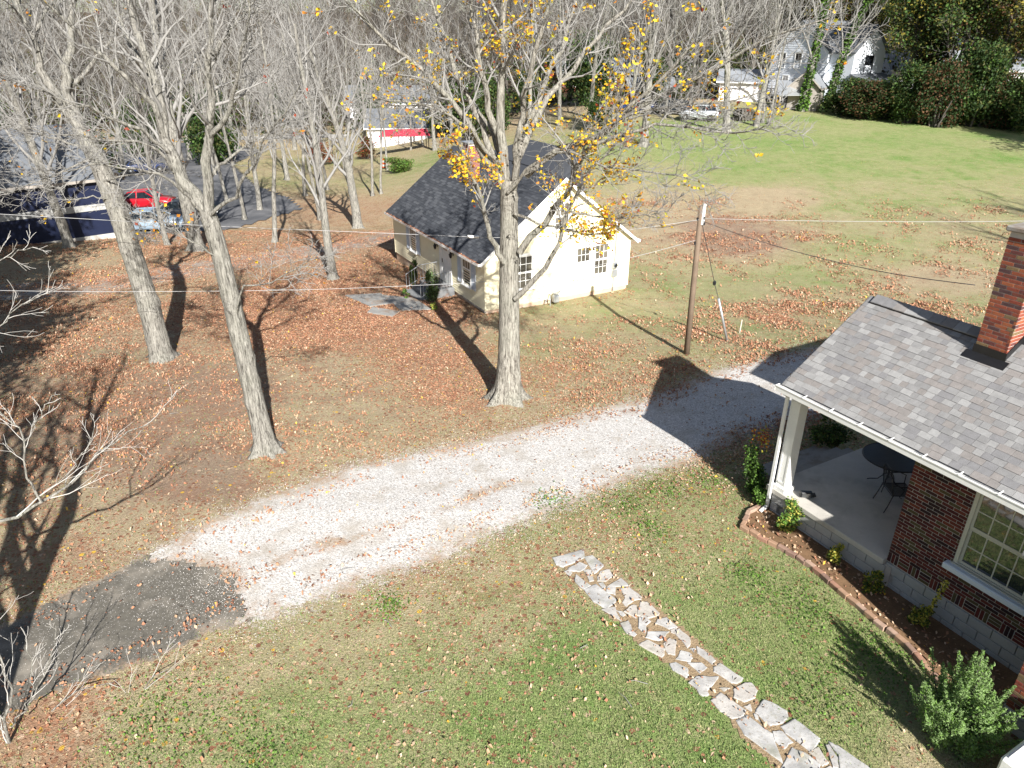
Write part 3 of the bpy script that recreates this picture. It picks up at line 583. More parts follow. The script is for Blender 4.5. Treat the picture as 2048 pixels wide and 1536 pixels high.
# chimney
cx0, cx1, cy0, cy1, cz1 = 2.42, 2.95, 1.86, 2.98, 6.62
ch = MB().box(cx0 + .008, cx1 - .008, cy0 + .008, cy1, 4.0, cz1).build('chimney', M['mortar'], bh)
items = face_bricks(cx0, cx1, 4.32, cz1 - .05, T((0, cy0, 0)), (), 21) + face_bricks(0, cy1 - cy0, 4.45, cz1 - .05, T((cx1, cy0, 0)) @ RZ(math.pi / 2), (), 22)
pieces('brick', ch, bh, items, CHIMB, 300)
MB().bevel_box(cx0 - .06, cx1 + .06, cy0 - .06, cy1 + .06, cz1, cz1 + .09, .02).build('chimney_cap', M['step_grey'], ch)
fl = MB(); zf = lambda y: 3.2 + y * 1.5 / 2.25
fl.box(cx0 - .02, cx1 + .02, cy0 - .015, cy0 - .004, zf(cy0) - .05, zf(cy0) + .16); fl.hexa([(cx0 - .12, cy0 - .16, zf(cy0 - .16) + .02), (cx1 + .1, cy0 - .16, zf(cy0 - .16) + .02), (cx1 + .1, cy0 - .01, zf(cy0 - .01) + .02), (cx0 - .12, cy0 - .01, zf(cy0 - .01) + .02), (cx0 - .12, cy0 - .16, zf(cy0 - .16) + .026), (cx1 + .1, cy0 - .16, zf(cy0 - .16) + .026), (cx1 + .1, cy0 - .01, zf(cy0 - .01) + .026), (cx0 - .12, cy0 - .01, zf(cy0 - .01) + .026)])
fl.prism([(cx1 + .004, cy0, zf(cy0) - .02), (cx1 + .004, 2.25, 4.68), (cx1 + .004, 2.25, 4.86), (cx1 + .004, cy0, zf(cy0) + .16)], (.012, 0, 0))
fl.prism([(cx1 + .004, 2.25, 4.6), (cx1 + .004, cy1, 4.3), (cx1 + .004, cy1, 4.45), (cx1 + .004, 2.25, 4.86)], (.012, 0, 0))
fl.build('flashing', M['flashing'], ch)
# gutter, brackets, downspout
gt = MB(); gt.box(-.06, 5.27, -.125, -.119, 3.07, 3.185); gt.box(-.06, 5.27, -.135, -.115, 3.175, 3.195); gt.box(-.06, 5.27, -.119, .0, 3.07, 3.08); gt.box(-.06, 5.27, -.008, -.002, 3.08, 3.17); gt.box(-.066, -.06, -.13, 0, 3.07, 3.19)
gut = gt.build('gutter', M['white_paint'], bh)
for i in range(9):
    b_ = MB().bar((.62 + .62 * i, -.14, 3.197), (.62 + .62 * i, .03, 3.215), .018, .012); b_.build('bracket', M['white_paint'], gut)
mud = MB().box(-.05, 5.26, -.117, -.01, 3.082, 3.10); mud.build('debris', M['soil'], gut)
dsp = MB().bar((.0, -.05, 3.08), (.0, .235, 2.86), .07, .05).bar((.0, .235, 2.88), (.0, .235, .12), .065, .05, (0, 1, 0)).bar((.0, .235, .14), (.0, .05, .03), .065, .05); dsp.build('downspout', M['white_paint'], bh)
MB().bevel_box(6.30, 8.2, -2.4, -.84, -.2, 1.0, .03).box(6.36, 8.14, -2.34, -.9, 1.0, 1.02).build('stoop_wall', M['white_paint'], bh)

# porch furniture
def hloc(o, x, y, z=0): v = Matrix.Rotation(HANG, 4, 'Z') @ Vector((x, y, z)); return Vector(o.location) + v
tb = empty('patio_table', hloc(bh, 1.15, 2.55, .601), HANG, 'round black mesh patio table on the shaded porch', 'table')
mb = MB(); mb.lathe([(.60, .70), (.615, .71), (.615, .725), (.60, .735), (.585, .725)], 40)
for i in range(-9, 10):
    a = i * .06; h = math.sqrt(.59 ** 2 - a * a); mb.bar((a, -h, .722), (a, h, .722), .012, .004); mb.bar((-h, a, .725), (h, a, .725), .012, .004)
mb.build('table_top', M['dark_metal'], tb)
for i in range(4):
    a = i * math.pi / 2 + .4; c, s = math.cos(a), math.sin(a)
    MB().tube([(c * .06, s * .06, .70), (c * .10, s * .10, .50), (c * .05, s * .05, .30), (c * .18, s * .18, .10), (c * .34, s * .34, .04), (c * .38, s * .38, .012)], .013, 6).build('leg', M['dark_metal'], tb)
def patio_chair(loc, rz, label):
    e = empty('patio_chair', loc, rz, label, 'chair', 'black metal chairs on the porch'); mb = MB()
    for i in range(12): mb.bar((-.22 + i * .04, -.22, .42), (-.22 + i * .04, .22, .42), .022, .006)
    mb.tube([(-.24, -.24, .42), (.24, -.24, .42), (.24, .24, .42), (-.24, .24, .42), (-.24, -.24, .42)], .011, 6); mb.build('seat', M['dark_metal'], e)
    mb = MB(); mb.tube([(-.22, .22, .43), (-.23, .30, .85), (-.12, .33, .98), (.12, .33, .98), (.23, .30, .85), (.22, .22, .43)], .012, 6)
    for i in range(9): x = -.19 + i * .0475; mb.bar((x, .23, .46), (x, .315, .93), .016, .006, (0, 1, 0))
    mb.build('backrest', M['dark_metal'], e)
    for sx in (-1, 1):
        MB().tube([(sx * .24, -.24, .42), (sx * .25, -.28, .2), (sx * .26, -.22, .05), (sx * .26, -.27, .011)], .011, 6).build('leg', M['dark_metal'], e)
        MB().tube([(sx * .24, .22, .42), (sx * .25, .27, .2), (sx * .26, .33, .011)], .011, 6).build('leg', M['dark_metal'], e)
        MB().tube([(sx * .24, -.22, .42), (sx * .28, -.24, .6), (sx * .29, -.1, .66), (sx * .27, .1, .66), (sx * .23, .28, .66)], .011, 6).build('armrest', M['dark_metal'], e)
patio_chair(hloc(bh, 1.75, 2.0, .601), HANG + 2.6, 'black metal patio chair in front of the round table')
patio_chair(hloc(bh, 1.95, 2.9, .601), HANG + 1.2, 'black metal patio chair tucked behind the brick wall corner')
sp = empty('floodlight', hloc(bh, .62, .62, .601), HANG + 1.0, 'small black floodlight lying beside the porch column', 'light')
MB().bevel_box(-.13, .13, -.06, .06, .02, .15, .02).build('housing', M['dark_metal'], sp)
MB().bar((.13, 0, .05), (.20, 0, .08), .04, .09).build('bracket', M['dark_metal'], sp)
MB().box(-.1, .1, -.066, -.061, .04, .13).build('lens', M['glass'], sp)

# ------------------------------------------------------------------ yellow cottage
YC = at_z(970, 632, -1.0)
yh = empty('yellow_cottage', (YC[0], YC[1], -1.0), HANG, 'small pale yellow clapboard cottage with dark grey roof', 'house')
YL, YW, YE, YP = 10.5, 7.4, 2.50, 5.32
pk = YW / 2; slope = (YP - YE) / pk; PY = math.atan(slope)
core = MB(); core.prism([(-YL + .02, .02, .2), (-YL + .02, .02, YE), (-YL + .02, pk, YP - .04), (-YL + .02, YW, YE), (-YL + .02, YW, .2)], (YL - .04, 0, 0)); ywall = core.build('wall', M['siding'], yh)
zb = .24; bi = 0
while zb < YE - .02:
    t_ = min(.115, YE - zb); MB().prism([(-YL, .02, zb), (-YL, -.016, zb), (-YL, .016, zb + t_), (-YL, .02, zb + t_)], (YL, 0, 0)).build('siding_board', M['siding'], ywall); zb += .115
zb = .24
while zb < YP - .12:
    y0 = 0 if zb < YE else (zb - YE) / slope; a0 = max(y0, .0); a1 = YW - y0; y2 = 0 if zb + .1 < YE else (zb + .1 - YE) / slope
    MB().hexa([(-.02, a0, zb), (.014, a0, zb), (.014, a1, zb), (-.02, a1, zb), (-.02, max(y2, 0), zb + .1), (-.003, max(y2, 0), zb + .1), (-.003, YW - y2, zb + .1), (-.02, YW - y2, zb + .1)]).build('siding_board', M['siding'], ywall); zb += .1
for a_ in ((-.015, .022, -.012, .06), (-.015, .022, YW - .06, YW + .012), (-YL - .01, -YL + .05, -.02, .05)): MB().box(*a_, .2, YE - .02).build('corner_board', M['siding'], ywall)
fd = MB(); fd.box(-YL + .03, -.03, .04, YW - .03, -.9, .2); fd.build('foundation', M['tan_foundation'], yh)
MB().prism([(-2.6, -.03, .21), (.02, -.03, .21), (.02, .05, .21), (-2.6, .05, .21)], (0, 0, -.05)).build('skirt_board', M['grey_wood'], yh)
# roof
ov, oe = .22, .28
rr_ = MB(); zE = YE - oe * slope + .05
prof = [(0, -oe, zE - .06), (0, -oe, zE), (0, pk, YP + .08), (0, YW + oe, zE), (0, YW + oe, zE - .06), (0, pk, YP + .01)]
rr_.prism([(-YL - ov, y, z) for _, y, z in prof], (YL + 2 * ov, 0, 0))
# low rear dormer that rides over the back slope
rr_.hexa([(-7.2, pk + .1, 4.6), (-1.0, pk + .1, 4.6), (-1.6, 6.2, 3.2), (-7.2, 6.2, 3.2), (-7.2, pk + .1, YP + .1), (-1.15, pk + .1, YP + .1), (-2.6, 6.2, YP + .62), (-7.2, 6.2, YP + .62)])
yroof = rr_.build('roof', DARKS[1], yh)
LY = math.hypot(pk + oe, YP + .08 - zE)
pieces('shingle', yroof, yh, shingles(-YL - ov, ov, LY - .01, .14, (.24, .36), (0, -oe - .01, zE), PY, 8, .012), DARKS, 300)
fz = MB()
for sgn in (1, -1):
    y0 = -oe if sgn > 0 else YW + oe
    fz.prism([(ov + .002, y0, zE - .16), (ov + .002, y0, zE - .005), (ov + .002, pk, YP + .07), (ov + .002, pk, YP - .10)][::sgn], (.025, 0, 0))
    fz.prism([(.03, y0, zE - .10), (.03, y0, zE - .065), (.03, pk, YP + .0), (.03, pk, YP - .035)][::sgn], (ov - .03, 0, 0))
fz.build('rake_board', M['white_paint'], yh)
yg = MB(); yg.box(-YL - ov, ov + .02, -oe - .12, -oe - .11, zE - .1, zE + .005); yg.box(-YL - ov, ov + .02, -oe - .11, -oe - .004, zE - .1, zE - .09); yg.box(ov + .02, ov + .028, -oe - .12, -oe, zE - .1, zE + .005)
ygut = yg.build('gutter', M['white_paint'], yh)
yg2 = MB(); yg2.box(-YL - ov, ov + .02, YW + oe + .004, YW + oe + .12, zE - .1, zE); yg2.build('gutter', M['white_paint'], yh)
lv = MB()
for i in range(900):
    x = random.uniform(-YL, ov); y = -oe - .06 + random.gauss(0, .03); z = zE - .03 + random.random() * .04; a = random.random() * 6; d = Vector((math.cos(a), math.sin(a), random.gauss(0, .4))) * .05; e = Vector((-math.sin(a), math.cos(a), random.gauss(0, .4))) * .035; c = Vector((x, y, z))
    lv.add([c - d, c + e, c + d, c - e], [(0, 1, 2, 3)], random.randrange(3))
LM = [mat('fallen_leaf_%d' % i, c, .8, .2, var=.3, scale=20, fine=90, bump=.1) for i, c in enumerate(LEAFC)]
tag(lv.build('gutter_leaves', [LM[1], LM[0], LM[4]], ygut), None, None, None, 'stuff')
# windows, door, shutters on the long wall (faces -y) and the gable (faces +x)
FL = T((0, -.045, 0)); FG = T((.06, 0, 0)) @ RZ(math.pi / 2)
LV = mat('louver_blue', (.58, .63, .70), .6, .3, var=.06, bump=.05)
for (a, b, zb_, zt) in ((-8.10, -7.35, .92, 2.36), (-2.02, -1.24, .88, 2.34)):
    window(yh, 'window', a, b, zb_, zt, FL, 3, 2, M['white_paint'], .06, .05, panes='reflection_tinted_glass', lower='reflection_tinted_glass')
    for sx in (a - .50, b + .08):
        sh = MB(); sh.box(sx, sx + .06, -.05, -.02, zb_ - .02, zt + .02); sh.box(sx + .36, sx + .42, -.05, -.02, zb_ - .02, zt + .02)
        for zz in (zb_ - .02, (zb_ + zt) / 2 - .04, zt - .06): sh.box(sx + .06, sx + .36, -.048, -.021, zz, zz + .08)
        s_o = sh.build('shutter', LV, yh); sl = MB(); z = zb_ + .08
        while z < zt - .08: sl.hexa([(sx + .06, -.045, z), (sx + .36, -.045, z), (sx + .36, -.03, z + .03), (sx + .06, -.03, z + .03), (sx + .06, -.04, z), (sx + .36, -.04, z), (sx + .36, -.025, z + .03), (sx + .06, -.025, z + .03)]); z += .045
        sl.build('louver', LV, s_o)
dr = MB(); dr.box(-4.45, -4.2, -.06, -.01, .42, 2.42); dr.box(-3.45, -3.2, -.06, -.01, .42, 2.42); dr.box(-4.5, -3.15, -.09, -.01, 2.36, 2.48); door = dr.build('door_surround', M['white_paint'], yh)
dd = MB(); dd.box(-4.2, -3.45, -.03, -.012, .42, 2.36)
for (a, b, c, d) in ((-4.12, -3.87, .55, 1.05), (-3.78, -3.53, .55, 1.05), (-4.12, -3.87, 1.15, 1.75), (-3.78, -3.53, 1.15, 1.75)): dd.box(a, b, -.038, -.03, c, d)
d_o = dd.build('door', M['white_paint'], yh)
for i in range(4): MB().box(-4.05 + i * .12, -3.985 + i * .12, -.036, -.031, 1.9, 2.22).build('pane', M['glass'], d_o)
MB().bar((-4.15, -.05, 1.28), (-4.15, -.05, 1.45), .02, .03).build('handle', M['dark_metal'], d_o)
for lx in (-4.72, -3.0):
    lm = empty('lantern', hloc(yh, lx, -.012, 1.75), HANG, 'black wall lantern %s the cottage door' % ('left of' if lx < -4 else 'right of'), 'lantern', 'wall lanterns by the cottage door')
    MB().bar((0, 0, .2), (0, -.13, .22), .03, .03).box(-.04, .04, -.01, 0, .1, .3).build('arm', M['dark_metal'], lm)
    MB().lathe([(.02, .0), (.05, .03), (.075, .16), (.085, .17), (.03, .25), (.012, .29)], 6, (0, -.13, 0)).build('lantern_body', M['dark_metal'], lm)
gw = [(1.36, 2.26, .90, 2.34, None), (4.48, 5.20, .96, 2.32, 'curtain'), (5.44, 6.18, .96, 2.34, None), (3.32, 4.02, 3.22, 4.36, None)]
for (a, b, c, d, l) in gw: window(yh, 'window', a, b, c, d, FG, 3, 2, M['white_paint'], .10, .05, panes='reflection_tinted_glass', lower=l)
# meter and conduit
mt_ = MB(); mt_.bevel_box(.03, .13, 6.46, 6.68, 1.12, 1.42, .02); mt_.bevel_box(.03, .12, 6.44, 6.72, .74, 1.06, .02); em = mt_.build('meter_box', M['galv'], yh)
MB().tube([(.06, 6.57, 1.42), (.06, 6.57, 3.4), (.12, 6.57, 3.5)], .022, 8).tube([(.06, 6.55, .74), (.06, 6.55, .05)], .022, 8).build('conduit', M['galv'], em)
MB().lathe([(.085, 0), (.085, .05), (.06, .07), (.01, .072)], 16, (0, 0, 0)).build('meter_glass', M['car_glass'], em).matrix_local = T((.13, 6.57, 1.28)) @ Matrix.Rotation(R(90), 4, 'Y')
gm = empty('gas_meter', hloc(yh, .28, 3.2, .0), HANG, 'grey gas meter with bent pipes at the foot of the gable', 'gas meter')
MB().bevel_box(-.13, .13, -.02, .28, .12, .48, .06).lathe([(.02, 0), (.12, .02), (.12, .06), (.02, .08)], 14, (0, .13, .48)).build('meter_body', M['galv'], gm)
MB().tube([(0, -.16, -.06), (0, -.16, .52), (0, -.1, .6), (0, .02, .55)], .025, 8).tube([(0, .24, .48), (0, .28, .62), (0, .42, .64), (0, .5, .75)], .025, 8).tube([(0, -.16, .3), (-.1, -.3, .32), (-.1, -.34, .12)], .03, 8).build('pipes', M['galv'], gm)
# front steps and railings
M['step_stone'] = mat('step_stone', (.17, .175, .18), .9, .2, var=.25, scale=4, fine=40, bump=.4, dirt=(.16, .08, .045))
st = MB(); st.bevel_box(-4.75, -2.95, -1.0, -.02, -.4, .40, .02); st.bevel_box(-4.75, -2.95, -1.35, -1.002, -.4, .22, .02); st.bevel_box(-4.75, -2.95, -1.75, -1.352, -.4, .05, .02); st.build('steps', M['step_stone'], yh)
for sx in (-4.7, -3.0):
    r_o = MB(); r_o.tube([(sx, -.1, 1.15), (sx, -.95, 1.12), (sx, -1.65, .78)], .016, 6); r_o.tube([(sx, -.1, .52), (sx, -.95, .5), (sx, -1.65, .18)], .012, 6)
    for y, z0, z1 in [(-.1 - i * .14, .40, 1.14) for i in range(7)] + [(-1.08, .22, 1.06), (-1.22, .22, 1.0), (-1.36, .05, .93), (-1.5, .05, .86), (-1.64, .05, .79)]: r_o.tube([(sx, y, z0), (sx, y, z1)], .009, 5)
    r_o.build('railing', M['galv'], yh)
# chimney
yc = MB().box(-6.45, -5.85, 2.25, 2.80, 3.9, 6.1).build('chimney', M['mortar'], yh)
items = face_bricks(-6.458, -5.842, 3.95, 6.05, T((0, 2.242, 0)), (), 31) + face_bricks(0, .55, 4.0, 6.05, T((-5.842, 2.245, 0)) @ RZ(math.pi / 2), (), 32)
pieces('brick', yc, yh, items, [CHIMB[1], CHIMB[3], CHIMB[6], CHIMB[7]], 200)
MB().bevel_box(-6.52, -5.78, 2.18, 2.87, 6.1, 6.17, .015).build('chimney_cap', M['galv'], yc)
MB().box(-6.5, -5.8, 2.20, 2.238, zE + (2.2 + oe) * slope, zE + (2.2 + oe) * slope + .14).build('flashing', M['flashing'], yc)
# stone slabs leading to the steps
wk = None; M['walk_slab'] = mat('walk_slab', (.27, .265, .25), .9, .2, var=.25, scale=2.5, fine=30, bump=.4, dirt=(.22, .15, .10))
for p in ([(690,592),(760,588),(800,606),(740,614)], [(770,592),(830,598),(862,620),(800,622)], [(745,616),(800,624),(785,634),(735,626)]):
    g = gpx(p); m_ = MB().prism([(v[0], v[1], v[2] + .05) for v in g], (0, 0, -.1))
    if wk is None: wk = tag(m_.build('stone_walk', M['walk_slab']), 'worn grey stone slabs before the cottage steps', None, None, 'structure')
    else: m_.build('flagstone', M['walk_slab'], wk)
# ------------------------------------------------------------------ trees
def bark(name, dark, light, lichen=.35, sc=1.0):
    t = NT(name); tc = t.new('ShaderNodeTexCoord'); mp = t.new('ShaderNodeMapping'); mp.inputs['Scale'].default_value = (13 * sc, 13 * sc, 1.7 * sc); t.lk(tc.outputs['Object'], mp.inputs[0])
    n1 = t.noise(1.6, 6, .7, mp.outputs[0], .6); n2 = t.noise(1.1, 4, .6, tc.outputs['Object']); n3 = t.noise(30, 3, .6, tc.outputs['Object'])
    c = t.ramp(n1, [(.38, dark), (.5, tuple(np.array(dark) * .35 + np.array(light) * .65)), (.66, tuple(np.array(light) * 1.12))])
    c = t.mix(t.math('MULTIPLY', t.step(n2, .45, .7), lichen), c, (.30, .31, .25)); c = t.mix(t.math('MULTIPLY', t.step(n3, .62, .72), .5), c, (.44, .44, .40))
    t.color(c); t.bump(t.math('ADD', n1, t.math('MULTIPLY', n3, .3)), 1.0, .07); return t.set(.95, .1)
M['bark'] = bark('maple_bark', (.08, .07, .058), (.38, .36, .315)); M['bark2'] = bark('grey_bark', (.075, .069, .06), (.345, .33, .295), .25); M['bark_far'] = bark('brown_bark', (.04, .035, .03), (.14, .125, .11), .15, .5)
M['twig'] = mat('twig', (.235, .228, .216), .9, .15, var=.22, scale=1.5, fine=12, bump=0); M['twig_white'] = mat('pale_twig', (.43, .415, .39), .9, .15, var=.2, scale=2, fine=12, bump=0)
M['twig_far'] = mat('brown_twig', (.10, .09, .08), .9, .1, var=.3, scale=.4, fine=4, bump=0)
def leafm(name, c, var=.35, trans=.35):
    t = NT(name); g = t.new('ShaderNodeNewGeometry'); c = np.array(c)
    base = t.ramp(g.outputs['Random Per Island'], [(0, tuple(c * (1 - var))), (1, tuple(c * (1 + var)))]); t.color(base); t.p.inputs['Roughness'].default_value = .6
    tr = t.new('ShaderNodeBsdfTranslucent'); t.lk(base, tr.inputs[0]); mx = t.new('ShaderNodeMixShader'); mx.inputs[0].default_value = trans; t.lk(t.p.outputs[0], mx.inputs[1]); t.lk(tr.outputs[0], mx.inputs[2])
    t.lk(mx.outputs[0], t.n['Material Output'].inputs[0]); t.p.inputs['Specular IOR Level'].default_value = .25; return t.m
M['yellow_leaf'] = leafm('yellow_leaf', (.78, .50, .03)); M['gold_leaf'] = leafm('gold_leaf', (.58, .23, .03)); M['red_leaf'] = leafm('red_leaf', (.30, .06, .03))
M['lime_leaf'] = leafm('lime_leaf', (.42, .40, .05)); M['green_leaf'] = leafm('green_leaf', (.075, .14, .03)); M['dark_leaf'] = leafm('dark_leaf', (.035, .065, .02)); M['olive_leaf'] = leafm('olive_leaf', (.11, .12, .035)); M['bright_leaf'] = leafm('bright_leaf', (.14, .26, .045))
M['juniper_leaf'] = leafm('juniper_leaf', (.23, .34, .13)); M['dull_yellow'] = leafm('dull_yellow', (.26, .22, .04)); M['cream_leaf'] = leafm('cream_leaf', (.55, .50, .12)); M['brown_leaf'] = leafm('brown_leaf', (.13, .07, .035))
class TM:
    def __init__(s): s.g = {}
    def tube(s, pts, rad, k):
        s.g.setdefault((len(pts), k), []).append((pts, rad))
    def arrays(s):
        Vs, Fs, o = [], [], 0
        for (n, k), L in s.g.items():
            P = np.array([a for a, _ in L]); Rr = np.array([b for _, b in L]); B = len(L)
            d = np.empty_like(P); d[:, 1:-1] = P[:, 2:] - P[:, :-2]; d[:, 0] = P[:, 1] - P[:, 0]; d[:, -1] = P[:, -1] - P[:, -2]
            d /= np.linalg.norm(d, axis=-1, keepdims=True) + 1e-9; m = np.abs(d).mean(1); ref = np.eye(3)[m.argmin(1)]
            a = np.cross(d, ref[:, None]); a /= np.linalg.norm(a, axis=-1, keepdims=True) + 1e-9; b = np.cross(d, a)
            t = np.arange(k) * 2 * np.pi / k; ring = P[:, :, None] + Rr[:, :, None, None] * (a[:, :, None] * np.cos(t)[None, None, :, None] + b[:, :, None] * np.sin(t)[None, None, :, None])
            Vs.append(ring.reshape(-1, 3)); i = np.arange(n - 1); j = np.arange(k); I, J = np.meshgrid(i, j, indexing='ij')
            f = np.stack([I * k + J, I * k + (J + 1) % k, (I + 1) * k + (J + 1) % k, (I + 1) * k + J], -1).reshape(-1, 4)
            Fs.append((f[None] + (np.arange(B) * n * k)[:, None, None] + o).reshape(-1, 4)); o += B * n * k
        return np.concatenate(Vs), np.concatenate(Fs)
    def mesh(s, name, mt): V, F = s.arrays(); return np_mesh(name, V, F, mt, smooth=True)
def unit(v): return v / (np.linalg.norm(v) + 1e-9)
def path(g, p, d, L, n, wob, up):
    pts = [p]; d = unit(d); s = L / n
    for i in range(n): d = unit(d + g.normal(0, wob, 3) + np.array([0, 0, up])); p = p + d * s; pts.append(p)
    return np.array(pts)
NSEG = (7, 6, 5, 4, 3); SIDES = (10, 7, 5, 3, 3)
def sprout(tm, g, pts, rad, level, mx, cfg, tips):
    """side shoots along a finished branch"""
    L = np.linalg.norm(np.diff(pts, axis=0), axis=1).sum(); nch = cfg['n'][level]
    nch = max(1, int(round(nch * cfg.get('dens', 1) * g.uniform(.75, 1.25)))); az = g.uniform(0, 6.28); n = len(pts) - 1
    for c in range(nch):
        t = cfg['t0'][level] + (1 - cfg['t0'][level]) * (c + g.uniform(.2, .9)) / nch; t = min(t, .98); f = t * n; i = min(int(f), n - 1); fr = f - i
        p = pts[i] * (1 - fr) + pts[i + 1] * fr; r = rad[i] * (1 - fr) + rad[i + 1] * fr; d = unit(pts[i + 1] - pts[i])
        az += 2.4 + g.normal(0, .5); a = unit(np.cross(d, [.31, .17, .93])); b = np.cross(d, a); side = a * math.cos(az) + b * math.sin(az)
        ang = g.uniform(*cfg['ang']); dd = d * math.cos(ang) + side * math.sin(ang)
        cl = L * cfg['ratio'][level] * (1.15 - .6 * t) * g.uniform(.65, 1.3)
        shoot(tm, g, p, dd, cl, min(r * cfg.get('rf', .46), cfg['rmax'][level]), level + 1, mx, cfg, tips)
def shoot(tm, g, p, d, L, r, level, mx, cfg, tips):
    n = NSEG[min(level, 4)]; r = max(r, cfg['rmin'] * (1.8 if level < mx else 1)); pts = path(g, p, d, L, n, cfg['wob'], cfg['up'])
    if pts[:, 2].max() < cfg.get('floor', -99): return
    rad = r * (1 - (1 - cfg['taper']) * np.linspace(0, 1, n + 1)); rad = np.maximum(rad, cfg['rmin'] * .8); tm.tube(pts, rad, SIDES[min(level, 4)])
    if level < mx: sprout(tm, g, pts, rad, level, mx, cfg, tips)
    else: tips.append((pts[-1], pts[-1] - pts[-2]))
CFG = dict(n=(14, 8, 6, 4), t0=(.35, .18, .15, .15), ratio=(.5, .5, .48, .5), rmax=(.2, .07, .03, .015), ang=(.45, 1.05), rmin=.0048, wob=.16, up=.06, taper=.16)
def trunk_mesh(name, pts, rad, mt, k=26, flare=.9, fh=.45, lobes=6, seed=0, bump_=.06):
    g = np.random.default_rng(seed); pts = np.asarray(pts, float); s = np.concatenate([[0], np.cumsum(np.linalg.norm(np.diff(pts, axis=0), axis=1))]); m = max(24, int(s[-1] / .16))
    u = np.concatenate([np.linspace(0, .9, 16)[:-1], np.linspace(.9, s[-1], m)]) if s[-1] > 2 else np.linspace(0, s[-1], m)
    P = np.stack([np.interp(u, s, pts[:, i]) for i in range(3)], -1); rr = np.interp(u, s, rad); t = np.arange(k) * 2 * np.pi / k; ph = g.uniform(0, 6.28, 3); pw = g.uniform(0, 6.28)
    # soften the kinks of the guide line
    for _ in range(6): P[1:-1] = .25 * P[:-2] + .5 * P[1:-1] + .25 * P[2:]
    e = np.exp(-u / fh); lob = (.5 + .5 * np.cos(lobes * t[None] + pw + .9 * np.sin(2 * t[None] + ph[0]))) * (.76 + .24 * np.sin(3 * t[None] + ph[1])); root = np.exp(-u / (fh * .42))
    Rr = rr[:, None] * (1 + flare * .35 * e[:, None] + flare * 2.4 * root[:, None] * lob ** 2 + bump_ * (np.sin(3 * t[None] + ph[1] + u[:, None] * .5) * .5 + np.sin(7 * t[None] + ph[2] - u[:, None] * .3) * .4) + g.normal(0, bump_ * .25, (len(u), k)))
    for _ in range(int(3 + s[-1] * 2.2)):                  # burls and branch scars
        uc, tc, am = g.uniform(.3, s[-1]), g.uniform(0, 6.28), g.uniform(.05, .24); Rr = Rr + rr[:, None] * am * np.exp(-((u[:, None] - uc) / g.uniform(.07, .22)) ** 2) * np.exp(-((((t[None] - tc + 3.14159) % 6.28318) - 3.14159) / g.uniform(.25, .6)) ** 2)
    V = np.stack([P[:, None, 0] + Rr * np.cos(t), P[:, None, 1] + Rr * np.sin(t), np.repeat(P[:, None, 2], k, 1) - .15 * (u[:, None] < .01)], -1).reshape(-1, 3)
    I, J = np.meshgrid(np.arange(len(u) - 1), np.arange(k), indexing='ij'); F = np.stack([I * k + J, I * k + (J + 1) % k, (I + 1) * k + (J + 1) % k, (I + 1) * k + J], -1).reshape(-1, 4)
    return np_mesh(name, V, F, mt, smooth=True)
def leaf_quads(C, size, g, mats, name, up=.3, mi=None, n_mat=None, asp=.75):
    """bent leaf of two triangles at every centre"""
    n = len(C); a = g.normal(size=(n, 3)); a[:, 2] *= .6; a /= np.linalg.norm(a, axis=1, keepdims=True); b = np.cross(a, g.normal(size=(n, 3)) + [0, 0, up]); b /= np.linalg.norm(b, axis=1, keepdims=True) + 1e-9
    nn = np.cross(a, b); s = (np.asarray(size) * g.uniform(.7, 1.25, n))[:, None]; V = np.stack([C - a * s * .5, C + b * s * .5 * asp + nn * s * .12, C + a * s * .5, C - b * s * .5 * asp + nn * s * .12], 1).reshape(-1, 3)
    i = np.arange(n)[:, None] * 4; F = np.concatenate([i + [[0, 1, 2]], i + [[0, 2, 3]]], 1).reshape(-1, 3); m = g.integers(0, len(mats), n) if mi is None else mi
    return np_mesh(name, V, F, mats, np.repeat(m, 2))
def guide(pp, y0, y1):
    pp = np.array(pp, float); s = np.concatenate([[0], np.cumsum(np.linalg.norm(np.diff(pp, axis=0), axis=1))]); s /= s[-1]
    return np.array([at_y(p[0], p[1], y0 + (y1 - y0) * f) for p, f in zip(pp, s)])
def resample(P, n):
    s = np.concatenate([[0], np.cumsum(np.linalg.norm(np.diff(P, axis=0), axis=1))]); u = np.linspace(0, s[-1], n); return np.stack([np.interp(u, s, P[:, i]) for i in range(3)], -1)
def big_tree(name, label, trunk_pts, trunk_r, limbs, cfg, seed, mtb, mtt, group=None, mx=4, flare=.9, fh=.45, top=None, lobes=6):
    """limbs: (points, r0, r1); everything below the first trunk point is the thing's base"""
    g = np.random.default_rng(seed); base = np.array(trunk_pts[0], float); base[2] = float(tz(base[0], base[1])); e = empty(name, base, 0, label, 'tree', group)
    tp = np.array(trunk_pts) - base; tr = np.array(trunk_r, float); lo = tp.copy(); lo[0, 2] = -.05
    link('trunk', trunk_mesh('trunk', lo, tr, mtb, seed=seed, flare=flare, fh=fh, lobes=lobes), e); tm = TM(); tips = []; lb = TM()
    for P, r0, r1 in limbs:
        P = resample(np.asarray(P) - base, 14); P[1:-1] += g.normal(0, .02 + .15 * r0, (12, 3)); rad = np.linspace(r0, r1, 14); lb.tube(P, rad, 9); sprout(tm, g, P, rad, 0, mx - 1, cfg, tips)
    link('limbs', lb.mesh('limbs', mtb), e); link('crown', tm.mesh('crown', mtt), e); return e, base, tips
def G_(px, py): return on_ground(px, py)

